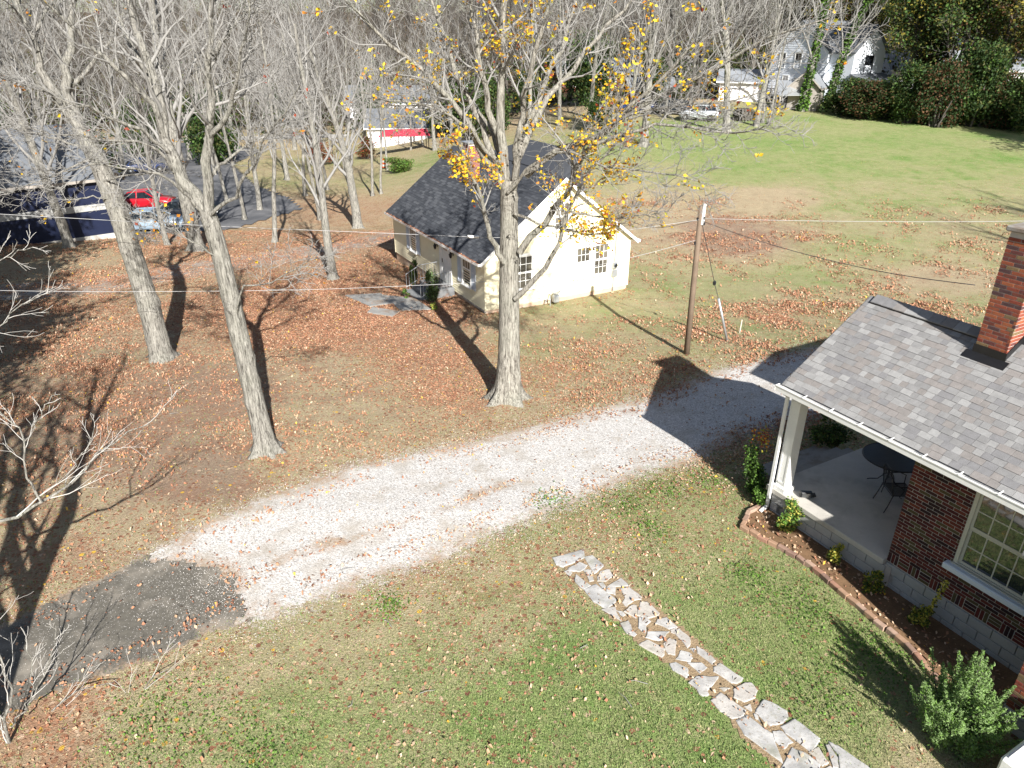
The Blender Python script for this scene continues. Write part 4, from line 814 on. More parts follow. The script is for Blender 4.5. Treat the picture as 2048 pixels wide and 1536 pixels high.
# --- the maple before the cottage
b0 = G_(1015, 797); Y0 = b0[1]
tp = [b0, at_y(1019, 700, Y0), at_y(1019, 600, Y0), at_y(1018, 500, Y0), at_y(1019, 400, Y0), at_y(1016, 360, Y0)]
LB = [([(1016,385),(1005,300),(1000,200),(1003,100),(1010,0),(1012,-120),(1010,-260)], 0, 0, .21, .06), ([(1024,395),(1032,320),(1040,240),(1062,140),(1090,30),(1130,-100)], 0, -1.5, .16, .04),
([(1039,505),(1062,474),(1106,427),(1130,395),(1162,325),(1180,293),(1250,225),(1330,150),(1420,60)], -.2, -2.5, .15, .03), ([(1030,598),(1062,568),(1097,530),(1118,489),(1124,460),(1135,422),(1162,381),(1195,325),(1260,260)], -.3, -2.2, .125, .02),
([(1008,525),(989,492),(974,445),(966,410),(957,386),(935,330),(900,270)], -.3, -1.6, .12, .025), ([(1027,427),(1062,442),(1115,454),(1180,471),(1206,466),(1222,440)], -.3, -1.5, .06, .018), ([(1121,419),(1165,427),(1223,439),(1282,430),(1340,422)], -1.2, -2.4, .05, .012),
([(1008,376),(960,308),(933,239),(899,191),(844,137),(782,92),(731,41),(690,0)], 0, -1.8, .16, .03), ([(1000,330),(950,230),(915,140),(880,50),(850,-30)], .2, 1.5, .15, .03), ([(1003,300),(975,190),(955,90),(940,0),(930,-90)], .1, -.5, .15, .03),
([(1052,352),(1124,301),(1200,277),(1240,232),(1330,191),(1380,164),(1470,110),(1545,75),(1660,35)], -.2, -3.5, .14, .02), ([(1180,293),(1240,272),(1287,258),(1324,247),(1365,253),(1440,266),(1513,262),(1560,239)], -1.8, -4, .07, .015),
([(1150,300),(1240,236),(1302,223),(1359,212),(1427,205),(1482,197),(1540,180)], -1, -3.4, .06, .015), ([(1030,330),(1070,240),(1120,160),(1190,80),(1260,0),(1320,-60)], 0, 2, .15, .03), ([(1035,300),(1080,200),(1120,100),(1150,0),(1170,-80)], .1, 2.5, .14, .03),
([(1012,350),(985,260),(940,200),(880,190),(830,215),(780,235)], .1, 2.5, .10, .02), ([(1016,385),(1060,330),(1130,300),(1210,330),(1290,345),(1370,350),(1430,372)], -.3, -3.6, .07, .012), ([(1005,330),(930,250),(860,210),(780,200),(720,185)], -.1, -2.2, .09, .02)]
limbs = [(guide(p, Y0 + a, Y0 + b), r0 * .66, r1 * .7) for p, a, b, r0, r1 in LB]
maple, mb0, tips = big_tree('maple_tree', 'large maple with scattered yellow leaves in front of the yellow cottage', tp, [.36, .31, .28, .25, .235, .20], limbs, dict(CFG, n=(15, 7, 5, 3), ratio=(.30, .5, .5, .5), floor=2.2), 4, M['bark'], M['twig'], flare=1.0, fh=.5)
g = np.random.default_rng(5); tp_ = np.array([t[0] for t in tips])
att = np.array([at_y(x, y, Y0 + o) - mb0 for x, y, o in ((1040,370,-.6),(1000,360,-.6),(1075,385,-.8),(905,340,-1),(940,300,-.5),(860,180,0),(840,150,0),(900,230,0),(1010,50,.2),(1030,90,.2),(1060,30,.2),(1090,160,0),(1110,210,-.5),(1180,190,-1),(1250,120,-1.5),(1300,70,-2),(1340,120,-2),(1240,200,-1.5),(1150,270,-1.5),(1190,280,-1.5),(1130,430,-1.5),(1180,440,-1.6),(970,380,-.5),(1440,90,-3),(1380,50,-3),(1320,20,-2),(1500,150,-3),(1060,240,0),(980,270,0),(1210,320,-1.5))])
dm = np.min(np.linalg.norm(tp_[:, None] - att[None], axis=-1), axis=1); pr = np.where(tp_[:, 0] > 3.2, .02, .07) + np.where(tp_[:, 0] > 3.2, .35, .85) * np.exp(-(dm / .7) ** 2); sel = g.random(len(tp_)) < pr * np.where(tp_[:, 0] > 3.2, .42, .62)
sel &= tp_[:, 2] < 11.5; C = np.concatenate([tp_[sel] + g.normal(0, .06, (sel.sum(), 3)) for _ in range(5)]); n = len(C); mi = g.choice(4, n, p=(.60, .15, .20, .05)); 
link('foliage', leaf_quads(C, .095, g, [M['yellow_leaf'], M['gold_leaf'], M['lime_leaf'], M['red_leaf']], 'foliage', mi=mi), maple)

# --- the two leaning trees on the left
b1 = G_(535, 902); y = b1[1]
tp = [b1, at_y(505, 780, y), at_y(474, 650, y), at_y(446, 530, y), at_y(424, 450, y), at_y(412, 420, y)]
LB = [([(413,430),(385,385),(362,355),(335,290),(318,205),(294,102),(273,34),(255,-40),(240,-140)], 0, 1.0, .19, .05), ([(416,430),(415,359),(412,273),(417,188),(424,102),(424,0),(430,-120)], 0, -.5, .16, .04),
([(335,290),(308,212),(239,137),(154,68),(85,0),(30,-60)], .4, -1.2, .10, .025), ([(412,280),(432,260),(455,225),(470,160),(490,80),(500,0)], -.1, -1, .08, .02), ([(345,310),(280,260),(200,225),(100,190),(0,150)], .2, -1.5, .06, .015),
([(420,430),(440,410),(470,390),(495,350),(520,300),(560,240),(600,170)], -.1, -1.6, .06, .015), ([(405,425),(380,400),(355,370),(330,350),(270,340),(190,330),(110,345)], -.1, -1.8, .05, .012), ([(318,205),(300,150),(260,90),(235,20),(215,-60)], .6, 2, .08, .02),
([(424,110),(460,60),(500,10),(540,-60)], -.4, 1, .07, .02), ([(470,640),(478,600),(490,575),(530,568),(580,545),(640,505)], -.1, -.9, .035, .008), ([(440,520),(400,490),(360,470),(320,440),(280,430)], -.1, -1, .03, .008), ([(415,360),(440,330),(480,300),(530,270),(590,250)], 0, 1.5, .05, .012), ([(362,355),(320,300),(260,280),(190,275),(120,270),(40,255)], .2, -1.5, .05, .012)]
lean2, _, t2 = big_tree('leaning_tree', 'pale bare tree leaning left beside the gravel driveway', tp, [.24, .225, .21, .195, .185, .17], [(guide(p, y + a, y + b), r0 * .76, r1 * .7) for p, a, b, r0, r1 in LB], dict(CFG, n=(12, 7, 5, 3), ratio=(.36, .5, .5, .5), floor=3.0), 11, M['bark2'], M['twig'], 'leaning bare trees at the left', flare=1.1, fh=.4)
def sparse_leaves(e, tips, k, mats, size, seed, zmax=99):
    g = np.random.default_rng(seed); T_ = np.array([t[0] for t in tips]); T_ = T_[T_[:, 2] < zmax]; c = T_[g.integers(0, len(T_), k)]; C = np.concatenate([c + g.normal(0, .06, c.shape) for _ in range(3)]); link('foliage', leaf_quads(C, size, g, mats, 'foliage'), e)
sparse_leaves(lean2, t2, 36, [M['yellow_leaf'], M['red_leaf'], M['gold_leaf']], .10, 3, 11)
b2 = G_(325, 718); y = b2[1]
tp = [b2, at_y(300, 620, y), at_y(270, 525, y), at_y(236, 420, y), at_y(191, 308, y), at_y(160, 255, y)]
LB = [([(165,262),(148,230),(133,191),(132,137),(140,80),(148,0),(150,-100)], 0, .8, .23, .06), ([(160,255),(120,205),(85,144),(61,79),(34,0),(10,-80)], 0, -.5, .22, .06), ([(120,205),(60,150),(0,90),(-60,20)], -.2, -2, .10, .03), ([(200,320),(150,290),(90,270),(30,260),(-40,255)], -.1, -1.8, .06, .015),
([(133,191),(180,130),(230,60),(270,-20)], .3, 1.5, .10, .03), ([(190,310),(160,330),(110,350),(50,370),(0,392)], -.2, -2, .05, .012), ([(210,360),(260,350),(320,345),(370,350)], -.2, -1.6, .04, .01), ([(225,400),(180,395),(130,400),(90,415)], -.2, -1.4, .035, .01), ([(61,79),(90,30),(110,-40)], -.3, 1, .09, .03), ([(240,430),(275,445),(300,480)], -.2, -.8, .02, .006)]
lean1, _, t1 = big_tree('leaning_tree', 'thick bare tree leaning left on the shaded left lawn', tp, [.36, .335, .31, .29, .27, .25], [(guide(p, y + a, y + b), r0 * .76, r1 * .7) for p, a, b, r0, r1 in LB], dict(CFG, n=(14, 7, 5, 3), ratio=(.38, .5, .5, .5), floor=3.5), 12, M['bark2'], M['twig'], 'leaning bare trees at the left', flare=.5, fh=.35)
sparse_leaves(lean1, t1, 30, [M['yellow_leaf'], M['gold_leaf']], .10, 4, 11)

# --- bare tree whose branches reach in from the lower left corner
fb = np.array([-7.0, 4.4, 0.]); tp = [fb, fb + [.0, .05, 1.2], fb + [-.1, .1, 2.6], fb + [-.2, .15, 3.8]]
LB = [([(-150,1560),(-40,1545),(10,1530),(17,1447),(24,1377),(0,1320),(-20,1250)], 6.8, 7.6, .06, .012), ([(-100,1600),(0,1570),(38,1536),(84,1450),(115,1412),(167,1377),(227,1365)], 6.9, 8.2, .045, .007), ([(24,1454),(63,1394),(66,1331),(52,1290)], 7.2, 7.6, .02, .006), ([(50,1420),(80,1370),(98,1335),(108,1280),(112,1251)], 7.3, 7.9, .02, .006),
([(-60,1640),(60,1590),(168,1520),(223,1464),(272,1405),(311,1345),(342,1335)], 6.9, 8.4, .035, .006), ([(-60,1600),(98,1535),(244,1516),(349,1499),(419,1460),(502,1445)], 6.8, 8.6, .03, .006), ([(-200,1120),(-80,1075),(0,1045),(84,1005),(137,969),(164,958),(205,904),(256,863),(297,849)], 8.2, 10.2, .06, .008),
([(84,1005),(70,980),(51,952),(48,883),(38,856),(0,825),(-40,790)], 9.2, 9.6, .03, .01), ([(48,883),(70,850),(90,810),(110,790)], 9.4, 10, .014, .006), ([(-150,730),(-60,690),(0,650),(40,610),(100,585)], 9.5, 10.5, .025, .006), ([(-100,560),(0,520),(40,500),(75,495)], 9.8, 10.4, .02, .006), ([(130,970),(150,930),(180,890),(190,850)], 9.6, 9.9, .014, .006)]
limbs = [(guide(p, a, b), max(r0 * .62, .012), max(r1 * .8, .0055)) for p, a, b, r0, r1 in LB]; tp0 = tp[-1]
for P in ([tp0, fb + [-.3, .3, 5.5], fb + [-.7, .6, 8.0], fb + [-.9, 1.0, 11.5]], [tp0, fb + [-.8, -.4, 5.2], fb + [-1.8, -.6, 8.0], fb + [-2.6, -.4, 11.0]], [tp0, fb + [-.3, .8, 5.2], fb + [-1.3, 1.8, 7.4], fb + [-2.2, 2.6, 9.6]], [tp[2], fb + [-1.4, .6, 4.2], fb + [-3.0, 1.6, 6.6], fb + [-4.0, 2.2, 8.6]], [tp[1], fb + [-.5, -.8, 4.0], fb + [-.9, -1.6, 7.5], fb + [-1.0, -2.0, 11]]): limbs.append((np.array(P), .15, .04))
gx = np.random.default_rng(2)
for i in range(9):
    s_ = fb + [-.2 - .25 * i * .5, .3 * gx.normal(), 3.2 + .7 * i]; d_ = np.array([-1.2 - gx.random() * 1.5, gx.normal(0, 1.2), 1.6 + gx.random()]); limbs.append((np.array([s_, s_ + d_ * .5 + gx.normal(0, .15, 3), s_ + d_]), .06, .02))
limbs += [(np.array([tp0, (tp0 + l[0][0]) / 2 + [0, 0, .3], l[0][0]]), .08, .055) for l in (limbs[0], limbs[6])]
near_t, _, _ = big_tree('bare_tree', 'bare tree with white twigs reaching in at the lower left corner', tp, [.2, .18, .165, .15], limbs, dict(CFG, n=(7, 4, 2, 2), ratio=(.32, .55, .6, .5), rmin=.003, wob=.12, up=.04, dens=1, rf=.5, ang=(.35, .8), t0=(.3, .3, .3, .3)), 14, M['bark2'], M['twig_white'], mx=3, flare=.4)

# --- prototypes for the other bare trees
def proto(name, h, r, seed, mtb, mtt, n, rmin, nl, spread=.55, mx=3, leaf=None, first=.25, lean=0.0):
    g = np.random.default_rng(seed); e = empty(name, (0, 0, 0), 0); pts = path(g, np.zeros(3), np.array([lean, 0, 1]), h * .82, 9, .06, .05); rad = np.linspace(r, r * .28, 10)
    link('trunk', trunk_mesh('trunk', pts, rad, mtb, k=14, flare=.6, fh=.4, seed=seed), e); tm = TM(); tips = []
    cfg = dict(CFG, n=(nl, n[0], n[1], n[2]), ratio=(.5, .45, .45, .45), rmin=rmin, t0=(first, .15, .15, .1), ang=(spread * .7, spread * 1.5), rmax=(r * .45, .08, .05, .04), wob=.15, up=.09, floor=-99)
    sprout(tm, g, pts, rad, 0, mx, cfg, tips); link('crown', tm.mesh('crown', mtt), e)
    if leaf:
        T_ = np.array([t[0] for t in tips]); k, size, mats, sp = leaf; c = T_[g.integers(0, len(T_), k)] + g.normal(0, sp, (k, 3)); link('foliage', leaf_quads(c, size, g, mats, 'foliage'), e)
    return e
PR = {'big': [proto('bare_tree', 19, .40, s, M['bark2'], M['twig'], (8, 6, 4), .009, 24) for s in (31, 32)], 'mid': [proto('bare_tree', 16, .25, s, M['bark2'], M['twig'], (8, 5, 4), .009, 20, .5) for s in (33, 34)],
      'thin': [proto('slender_tree', 13, .11, s, M['bark2'], M['twig'], (6, 4, 3), .008, 14, .45, first=.3) for s in (35, 36)], 'far': [proto('bare_tree', 18, .28, s, M['bark_far'], M['twig_far'], (8, 6, 5), .017, 22, .6, first=.2) for s in (37, 38, 39)],
      'leafy': [proto('leafy_tree', 16, .25, s, M['bark_far'], M['twig_far'], (7, 5, 3), .018, 18, .6, leaf=(9000, .30, [M[m] for m in ms], .5)) for s, ms in ((40, ('olive_leaf', 'dull_yellow', 'dark_leaf', 'green_leaf', 'dark_leaf')), (41, ('green_leaf', 'dark_leaf', 'olive_leaf')), (42, ('dull_yellow', 'olive_leaf', 'brown_leaf', 'dark_leaf')))]}
used = set(); COUNT = [0]
def plant(kind, x, y, sc, rz, label, group, tilt=(0, 0), cat='tree'):
    pr = PR[kind][COUNT[0] % len(PR[kind])]; COUNT[0] += 1
    o = pr if pr.name not in used else copy_tree(pr); used.add(pr.name)
    o.location = (float(x), float(y), float(tz(x, y))); o.rotation_euler = (tilt[0], tilt[1], rz); o.scale = (sc,) * 3; return tag(o, label, cat, group)
TREES = [('mid', 140, 495, 1.05, 'grey bare tree standing against the dark blue building', (0, -.06)), ('big', 395, 500, .98, 'stout bare tree beside the parked cars', (0, -.03)), ('thin', 550, 485, 1.3, 'slim bare tree at the end of the car park kerb', (0, -.05)), ('mid', 667, 558, .85, 'slender bare tree at the end of the gravel track', (0, -.02)),
 ('big', 716, 456, .8, 'tall straight tree just left of the cottage', (0, 0)), ('thin', 745, 392, 1.1, 'thinnest stem of the clump left of the cottage roof', (0, .0)), ('thin', 762, 388, 1.0, 'rear slender stem of the clump by the cottage roof corner', (0, .04)), ('thin', 690, 350, 1.0, 'thin bare tree in front of the red awning, left side', (0, .03)),
 ('thin', 822, 300, 1.0, 'thin dark tree leaning before the white building', (0, -.06)), ('mid', 870, 300, .9, 'pale bare tree at the right end of the white building', (0, 0)), ('mid', 1255, 287, .9, 'bare tree close behind the flared trunk at the field edge', (0, 0)), ('mid', 1287, 292, 1.4, 'bare tree with flared ribbed trunk at the field edge', (0, .02)),
 ('mid', 1452, 266, 1.35, 'thick grey tree in front of the woodpile', (0, .07)), ('mid', 1512, 252, 1.1, 'leaning grey tree left of the grey shed', (0, .06)), ('thin', 1525, 246, 1.2, 'slim left stem of the pair near the shed', (0, .05)), ('thin', 1538, 248, 1.2, 'slim right stem of the pair near the shed', (0, .03)),
 ('thin', 505, 330, 1.2, 'thin bare tree at the far side of the car park', (0, 0)), ('mid', 590, 300, 1.0, 'bare tree between the car park and the white building', (0, 0)), ('mid', 60, 330, 1.0, 'bare tree rising behind the blue building', (0, 0)), ('mid', 335, 490, .62, 'small bare tree beside the silver blue car', (0, 0)),
 ('mid', 1180, 235, 1.0, 'bare tree behind the maple crown, by the brick bungalow', (0, 0)), ('mid', 1380, 215, 1.0, 'bare tree beside the parked silver hatchback', (0, 0))]
for i, (k, px, py, sc, lab, ti) in enumerate(TREES):
    p = G_(px, py); plant(k, p[0], p[1], sc, i * 1.9, lab, 'bare trees around the yards', ti)
MORE = [(455, 405, 'thin', 1.3), (520, 420, 'mid', .8), (610, 392, 'thin', 1.4), (640, 440, 'thin', 1.2), (575, 360, 'mid', .9), (470, 300, 'mid', 1.0), (655, 380, 'thin', 1.3), (700, 372, 'thin', 1.2), (775, 340, 'thin', 1.1), (630, 300, 'mid', 1.0), (545, 285, 'mid', 1.0), (730, 290, 'mid', .9), (250, 350, 'mid', .9), (200, 400, 'mid', .9), (100, 370, 'mid', 1.0), (20, 360, 'mid', 1.0), (430, 350, 'thin', 1.3), (380, 320, 'mid', .9), (905, 275, 'mid', 1.0), (960, 262, 'mid', 1.0), (1060, 255, 'mid', 1.0), (1120, 250, 'mid', .9), (1225, 258, 'thin', 1.2), (1330, 236, 'thin', 1.1), (845, 290, 'thin', 1.1), (490, 440, 'thin', 1.2)]
ML = ['thin bare tree growing in the middle of the car park edge', 'bare tree beside the car park kerb, right of the twin stems', 'tall thin tree before the car park corner', 'thin bare tree above the end of the gravel track', 'bare tree behind the car park corner', 'bare tree on the far side of the car park, left of centre', 'thin tree left of the burgundy shrub', 'thin stem right beside the tall straight tree', 'thin stem over the traffic drum', 'bare tree left of the white bungalow', 'bare tree left of the bungalow, beyond the car park', 'bare tree before the left end of the white bungalow', 'bare tree above the dark blue car', 'bare tree near the blue building corner', 'bare tree over the ridge of the blue building', 'leftmost bare tree over the blue building', 'thin tree behind the forked leaning tree', 'bare tree across the car park behind the leaning fork', 'bare tree behind the cottage chimney', 'bare tree behind the cottage ridge', 'bare tree behind the maple trunk', 'bare tree above the cottage gable', 'thin bare tree left of the flared trunk', 'thin bare tree by the black car at the lawn edge', 'thin bare tree at the bungalow door', 'thin tree beside the forked leaning trunk']
for i, ((px, py, k, sc), lab) in enumerate(zip(MORE, ML)):
    p = G_(px, py); plant(k, p[0], p[1], sc, i * 2.3 + .5, lab, 'bare trees around the yards', (0, .03 * ((i % 3) - 1)))
g = np.random.default_rng(77)
for i in range(120):                                     # the woods beyond: none can be told from the next
    u = -44 + 88 * ((i * .618034) % 1); yy = 88 + 115 * ((i + .5) / 120) ** 1.0; x = math.tan(R(u)) * yy + g.normal(0, 2); yy += g.normal(0, 4)
    if 18 < u < 31 and yy < 112: yy += 30
    if -14 < u < -3 and yy < 118: yy += 30
    if u > 24: plant('leafy', x, yy, g.uniform(.85, 1.2), g.uniform(0, 6), 'tree with olive and yellow leaves in the woods behind the hedge', 'leafy trees in the far woods')
    else: plant('far', x, yy, g.uniform(.85, 1.15), g.uniform(0, 6), 'brown leafless tree in the distant woods', 'leafless trees in the far woods')
for i, (px, yy, k, sc, lab) in enumerate([(1800, 86, 'leafy', .95, 'leafy tree with twin dark trunks right of the white house'), (1880, 82, 'leafy', 1.0, 'yellow green tree rising from the middle of the hedge'), (1990, 80, 'leafy', 1.0, 'dark leafy tree near the right end of the hedge'), (1835, 100, 'leafy', .95, 'olive tree behind the hedge left of the grey roofs'), (2090, 78, 'leafy', 1.1, 'leafy tree at the right edge of the picture'), (1690, 104, 'leafy', .9, 'yellow leafed tree behind the white house'), (1820, 92, 'leafy', 1.1, 'tall leafy tree above the left half of the hedge'), (1930, 90, 'leafy', 1.15, 'tall leafy tree above the right half of the hedge'), (2040, 92, 'leafy', 1.2, 'tall leafy tree behind the right end of the hedge'), (1860, 112, 'leafy', 1.2, 'leafy tree behind the taupe roof, left side'), (1960, 116, 'leafy', 1.2, 'leafy tree behind the taupe roof, right side')]):
    d = ray(px, 230); x = d[0] / d[1] * yy; plant('leafy', x, yy, sc, i * 2.1, lab, 'leafy trees by the hedge')
for x, yy, k, sc, lab in ((33, 24, 'mid', .9, 'bare tree beyond the right edge, casting shade on the field'), (38, 30, 'far', .8, 'second bare tree beyond the right edge, behind the first'), (-15.5, 12.5, 'leafy', .62, 'leafy tree beyond the left edge, casting shade on the lawn'), (-19, 17, 'leafy', .7, 'leafy tree beyond the left edge, behind the nearest one'), (-29, 30, 'leafy', .8, 'unseen leafy tree beyond the left edge, added to shade the blue building'), (-34, 35, 'leafy', .9, 'farther unseen leafy tree beyond the left edge, added to shade the blue building'), (-13.8, 8.5, 'leafy', .6, 'unseen leafy tree beyond the left edge, nearest of all, added to deepen the shade'), (-10.5, 3.0, 'mid', .8, 'bare tree beyond the lower left corner'), (-22, 22, 'leafy', .8, 'leafy tree beyond the left edge, shading the car park corner'), (-27, 31, 'leafy', .85, 'leafy tree beyond the left edge, beside the blue building'), (62, 62, 'leafy', 1.2, 'leafy tree beyond the right edge, shading the hedge'), (52, 54, 'leafy', 1.0, 'nearest leafy tree beyond the right edge of the field')):
    plant(k, x, yy, sc, x, lab, 'trees just outside the view')  # all out of view; some on the left are added purely for their shade
# --- ivy-clad trunks by the shed
for px, py, sc, lab, ti in ((1603, 222, 1.1, 'ivy covered tree in front of the white house', (0, .05)), (1652, 217, 1.0, 'twin tree with dark ivy beside the shed door', (0, .10))):
    p = G_(px, py); e = plant('mid', p[0], p[1], sc * 1.25, .3, lab, 'ivy clad trees', ti); k = 5200; z = g.uniform(0, 13, k) ** 1.0; a = g.uniform(0, 6.28, k); tr = [c for c in e.children if c.name.startswith('trunk')][0]
    co = np.array([v.co for v in tr.data.vertices]); sel = co[g.integers(0, len(co), k)]; sel = sel[sel[:, 2] < 13]; link('ivy', leaf_quads(sel + g.normal(0, .10, sel.shape), .22, g, [M['green_leaf'], M['bright_leaf'], M['dark_leaf']], 'ivy'), e)
# ------------------------------------------------------------------ shrubs
def cloud(g, n, w, d, h, clumps, shell=.55, base=0.0):
    """leaf positions in uneven clumps that fill a bush"""
    c = g.normal(size=(clumps, 3)); c /= np.linalg.norm(c, axis=1, keepdims=True); c *= (g.random((clumps, 1)) ** .33); c *= [w * .36, d * .36, h * .36]; c[:, 2] += h * .5 + base; c[:clumps // 4, 2] *= .45
    k = g.integers(0, clumps, n); v = g.normal(size=(n, 3)); v /= np.linalg.norm(v, axis=1, keepdims=True); r = g.random((n, 1)) ** shell * g.uniform(.16, .27, clumps)[k][:, None]; p = c[k] + v * r * [w, d, h * .8]
    p[:, 2] = np.abs(p[:, 2] - .04) + .04; return p
def shrub(name, label, loc, w, h, n, size, mats, seed, clumps=18, stems=5, cat='shrub', group=None, d=None, part='foliage', shell=.55):
    g = np.random.default_rng(seed); e = empty(name, loc, g.uniform(0, 6), label, cat, group); P = cloud(g, n, w, d or w, h, clumps, shell)
    link(part, leaf_quads(P, size, g, [M[m] for m in mats], part), e); tm = TM()
    for i in range(stems):
        q = P[g.integers(0, len(P))]; s = np.array([q[0] * .25, q[1] * .25, -.02]); tm.tube(np.array([s, (s + q) / 2 + g.normal(0, .05 * w, 3), q]), np.array([.02, .014, .006]) * max(h, .5), 5)
    link('stem', tm.mesh('stem', M['twig_far']), e); return e
def gp(px, py, z=None): p = on_ground(px, py); return p
bw = lambda x, y: hloc(bh, x, y, .03)
shrub('euonymus_shrub', 'largest yellow and green variegated shrub beside the porch corner', gp(1572, 1058), .62, .85, 1500, .055, ('bright_leaf', 'bright_leaf', 'cream_leaf', 'green_leaf'), 1, 14, 4, group='variegated shrubs in the garden bed')
shrub('euonymus_shrub', 'cream tipped shrub below the middle of the porch slab', gp(1668, 1128), .42, .62, 700, .05, ('cream_leaf', 'lime_leaf', 'green_leaf'), 2, 9, 4, group='variegated shrubs in the garden bed')
shrub('euonymus_shrub', 'olive shrub below the corner of the brick wall', gp(1742, 1185), .45, .55, 900, .05, ('olive_leaf', 'lime_leaf', 'green_leaf'), 3, 10, 4, group='variegated shrubs in the garden bed')
e4 = shrub('euonymus_shrub', 'variegated shrub with one tall shoot below the window', gp(1840, 1252), .5, .5, 900, .05, ('olive_leaf', 'cream_leaf', 'lime_leaf', 'green_leaf'), 4, 10, 4, group='variegated shrubs in the garden bed')
g = np.random.default_rng(9); zz = np.linspace(.35, 1.15, 160); C = np.stack([.06 + (zz - .35) * .12 + g.normal(0, .025, 160), -.05 + g.normal(0, .025, 160), zz], -1); link('shoot', leaf_quads(C, .055, g, [M['cream_leaf'], M['lime_leaf'], M['olive_leaf']], 'shoot'), e4)
n1 = shrub('nandina_shrub', 'leggy green shrub with orange tips left of the porch column', gp(1508, 985), .75, 1.55, 2200, .06, ('green_leaf', 'green_leaf', 'bright_leaf', 'dark_leaf'), 5, 16, 8)
g = np.random.default_rng(10); C = g.normal(0, .13, (160, 3)) + [0, 0, 1.5]; tag(link('leaf_tips', leaf_quads(C, .06, g, [M['red_leaf'], M['gold_leaf'], M['lime_leaf']], 'leaf_tips'), n1), None, None, None, 'stuff')
shrub('evergreen_shrub', 'dark shrub in the shade behind the porch steps', hloc(bh, -1.2, 3.9, 0), 1.3, .9, 1800, .08, ('dark_leaf', 'green_leaf', 'olive_leaf'), 6, 12, 5)
shrub('evergreen_shrub', 'low green shrub at the foot of the porch downspout', gp(1525, 1010), .6, .5, 800, .06, ('bright_leaf', 'green_leaf'), 16, 10, 4)
# juniper: upright feathery sprays
jb = on_ground(1900, 1478); jn = empty('juniper_bush', jb, 0, 'pointed green juniper bush in front of the brick wall', 'shrub'); g = np.random.default_rng(21); CC = []; tm = TM()
for i in range(110):
    a = g.uniform(0, 6.28); rr = g.random() ** .6 * .66; hb = g.uniform(.0, .85) * (1 - rr * .6); ln = g.uniform(.5, 1.0) * (1.2 - rr * .6); b = np.array([math.cos(a) * rr * .5, math.sin(a) * rr * .5, hb]); d = unit(np.array([math.cos(a) * rr * 1.2, math.sin(a) * rr * 1.2, 1.0]) + g.normal(0, .10, 3)); P = path(g, b, d, ln, 5, .08, .06)
    tm.tube(P, np.linspace(.012, .004, 6), 4); k = 260; f = g.random(k) ** .8; q = np.stack([np.interp(f, np.linspace(0, 1, 6), P[:, j]) for j in range(3)], -1); CC.append(q + g.normal(0, 1, (k, 3)) * (.075 * (1.06 - f))[:, None])
CC = np.concatenate(CC); link('foliage', leaf_quads(CC, .042, g, [M['juniper_leaf'], M['juniper_leaf'], M['juniper_leaf'], M['bright_leaf']], 'foliage', up=1.2, asp=.45), jn); link('stem', tm.mesh('stem', M['twig_far']), jn)
# by the cottage steps
shrub('columnar_evergreen', 'columnar evergreen right of the cottage steps', hloc(yh, -2.55, -1.25, .0), .75, 1.75, 3000, .06, ('green_leaf', 'olive_leaf', 'dark_leaf', 'juniper_leaf'), 22, 20, 4, d=.65)
shrub('columnar_evergreen', 'narrow evergreen left of the cottage steps', hloc(yh, -5.35, -1.0, .0), .5, 1.5, 1700, .06, ('green_leaf', 'olive_leaf', 'dark_leaf'), 23, 16, 4)
shrub('seedling_shrub', 'small yellow green plant right of the stone slabs', gp(868, 620), .38, .4, 260, .06, ('cream_leaf', 'bright_leaf'), 24, 6, 3)
shrub('seedling_shrub', 'small green plant left of the cottage steps', gp(812, 598), .45, .5, 260, .06, ('bright_leaf', 'green_leaf'), 25, 6, 3)
# hedge row and undergrowth
HP = [shrub('hedge_shrub', '', (0, 0, 0), 6.5, 6.2, 9000, .24, ms, 60 + i, 34, 12, d=5) for i, ms in enumerate((('dark_leaf', 'dark_leaf', 'dark_leaf', 'green_leaf', 'olive_leaf'), ('dark_leaf', 'dark_leaf', 'brown_leaf'), ('dark_leaf', 'green_leaf', 'dark_leaf', 'olive_leaf')))]
HL = ['hedge shrub against the wall of the grey shed', 'tall dark hedge shrub right of the shed', 'hedge shrub below the white house window', 'brownish hedge shrub under the twin trunks', 'hedge shrub in the middle of the row', 'rounded dark hedge shrub right of the middle', 'hedge shrub behind the shaded end of the lawn', 'dense hedge shrub near the right edge', 'last hedge shrub, cut by the right edge', 'rear hedge shrub behind the first pair', 'rear hedge shrub behind the middle of the row', 'rear hedge shrub behind the right end']
hp = [(1700, 232), (1740, 242), (1785, 248), (1830, 253), (1880, 257), (1928, 260), (1975, 264), (2025, 268), (2075, 272), (1760, 215), (1870, 222), (1990, 228)]
for i, (px, py) in enumerate(hp):
    o = HP[i] if i < 3 else copy_tree(HP[i % 3]); p = on_ground(px, py); o.location = tuple(p + [0, 1.5, 0]); o.rotation_euler = (0, 0, i * 1.7); o.scale = (g.uniform(.9, 1.15),) * 2 + (g.uniform(.75, 1.55) if i not in (0, 1, 2, 9) else .68,); o.location.y += g.uniform(-1, 3); tag(o, HL[i], 'shrub', 'hedge shrubs along the lawn')
EG = [(-60, 78), (-46, 92), (-34, 84), (-52, 108), (-22, 118), (-8, 96), (2, 100), (-3, 84), (9, 92), (16, 86), (-38, 122), (-70, 100), (22, 108), (-14, 134), (-28, 150), (6, 128)]
EL = ['behind the far left of the car park', 'left of the far end of the car park', 'across the street behind the leaning fork', 'in the woods above the dark blue car', 'between bungalow and woods, left of centre', 'right of the white bungalow', 'behind the cottage ridge', 'behind the cottage roof, left of the maple', 'left of the brick bungalow', 'right of the brick bungalow', 'in the woods left of the far house', 'at the far left edge of the woods', 'in the woods behind the red shed', 'above the bungalow roof', 'high in the woods, left of centre', 'high in the woods behind the maple']
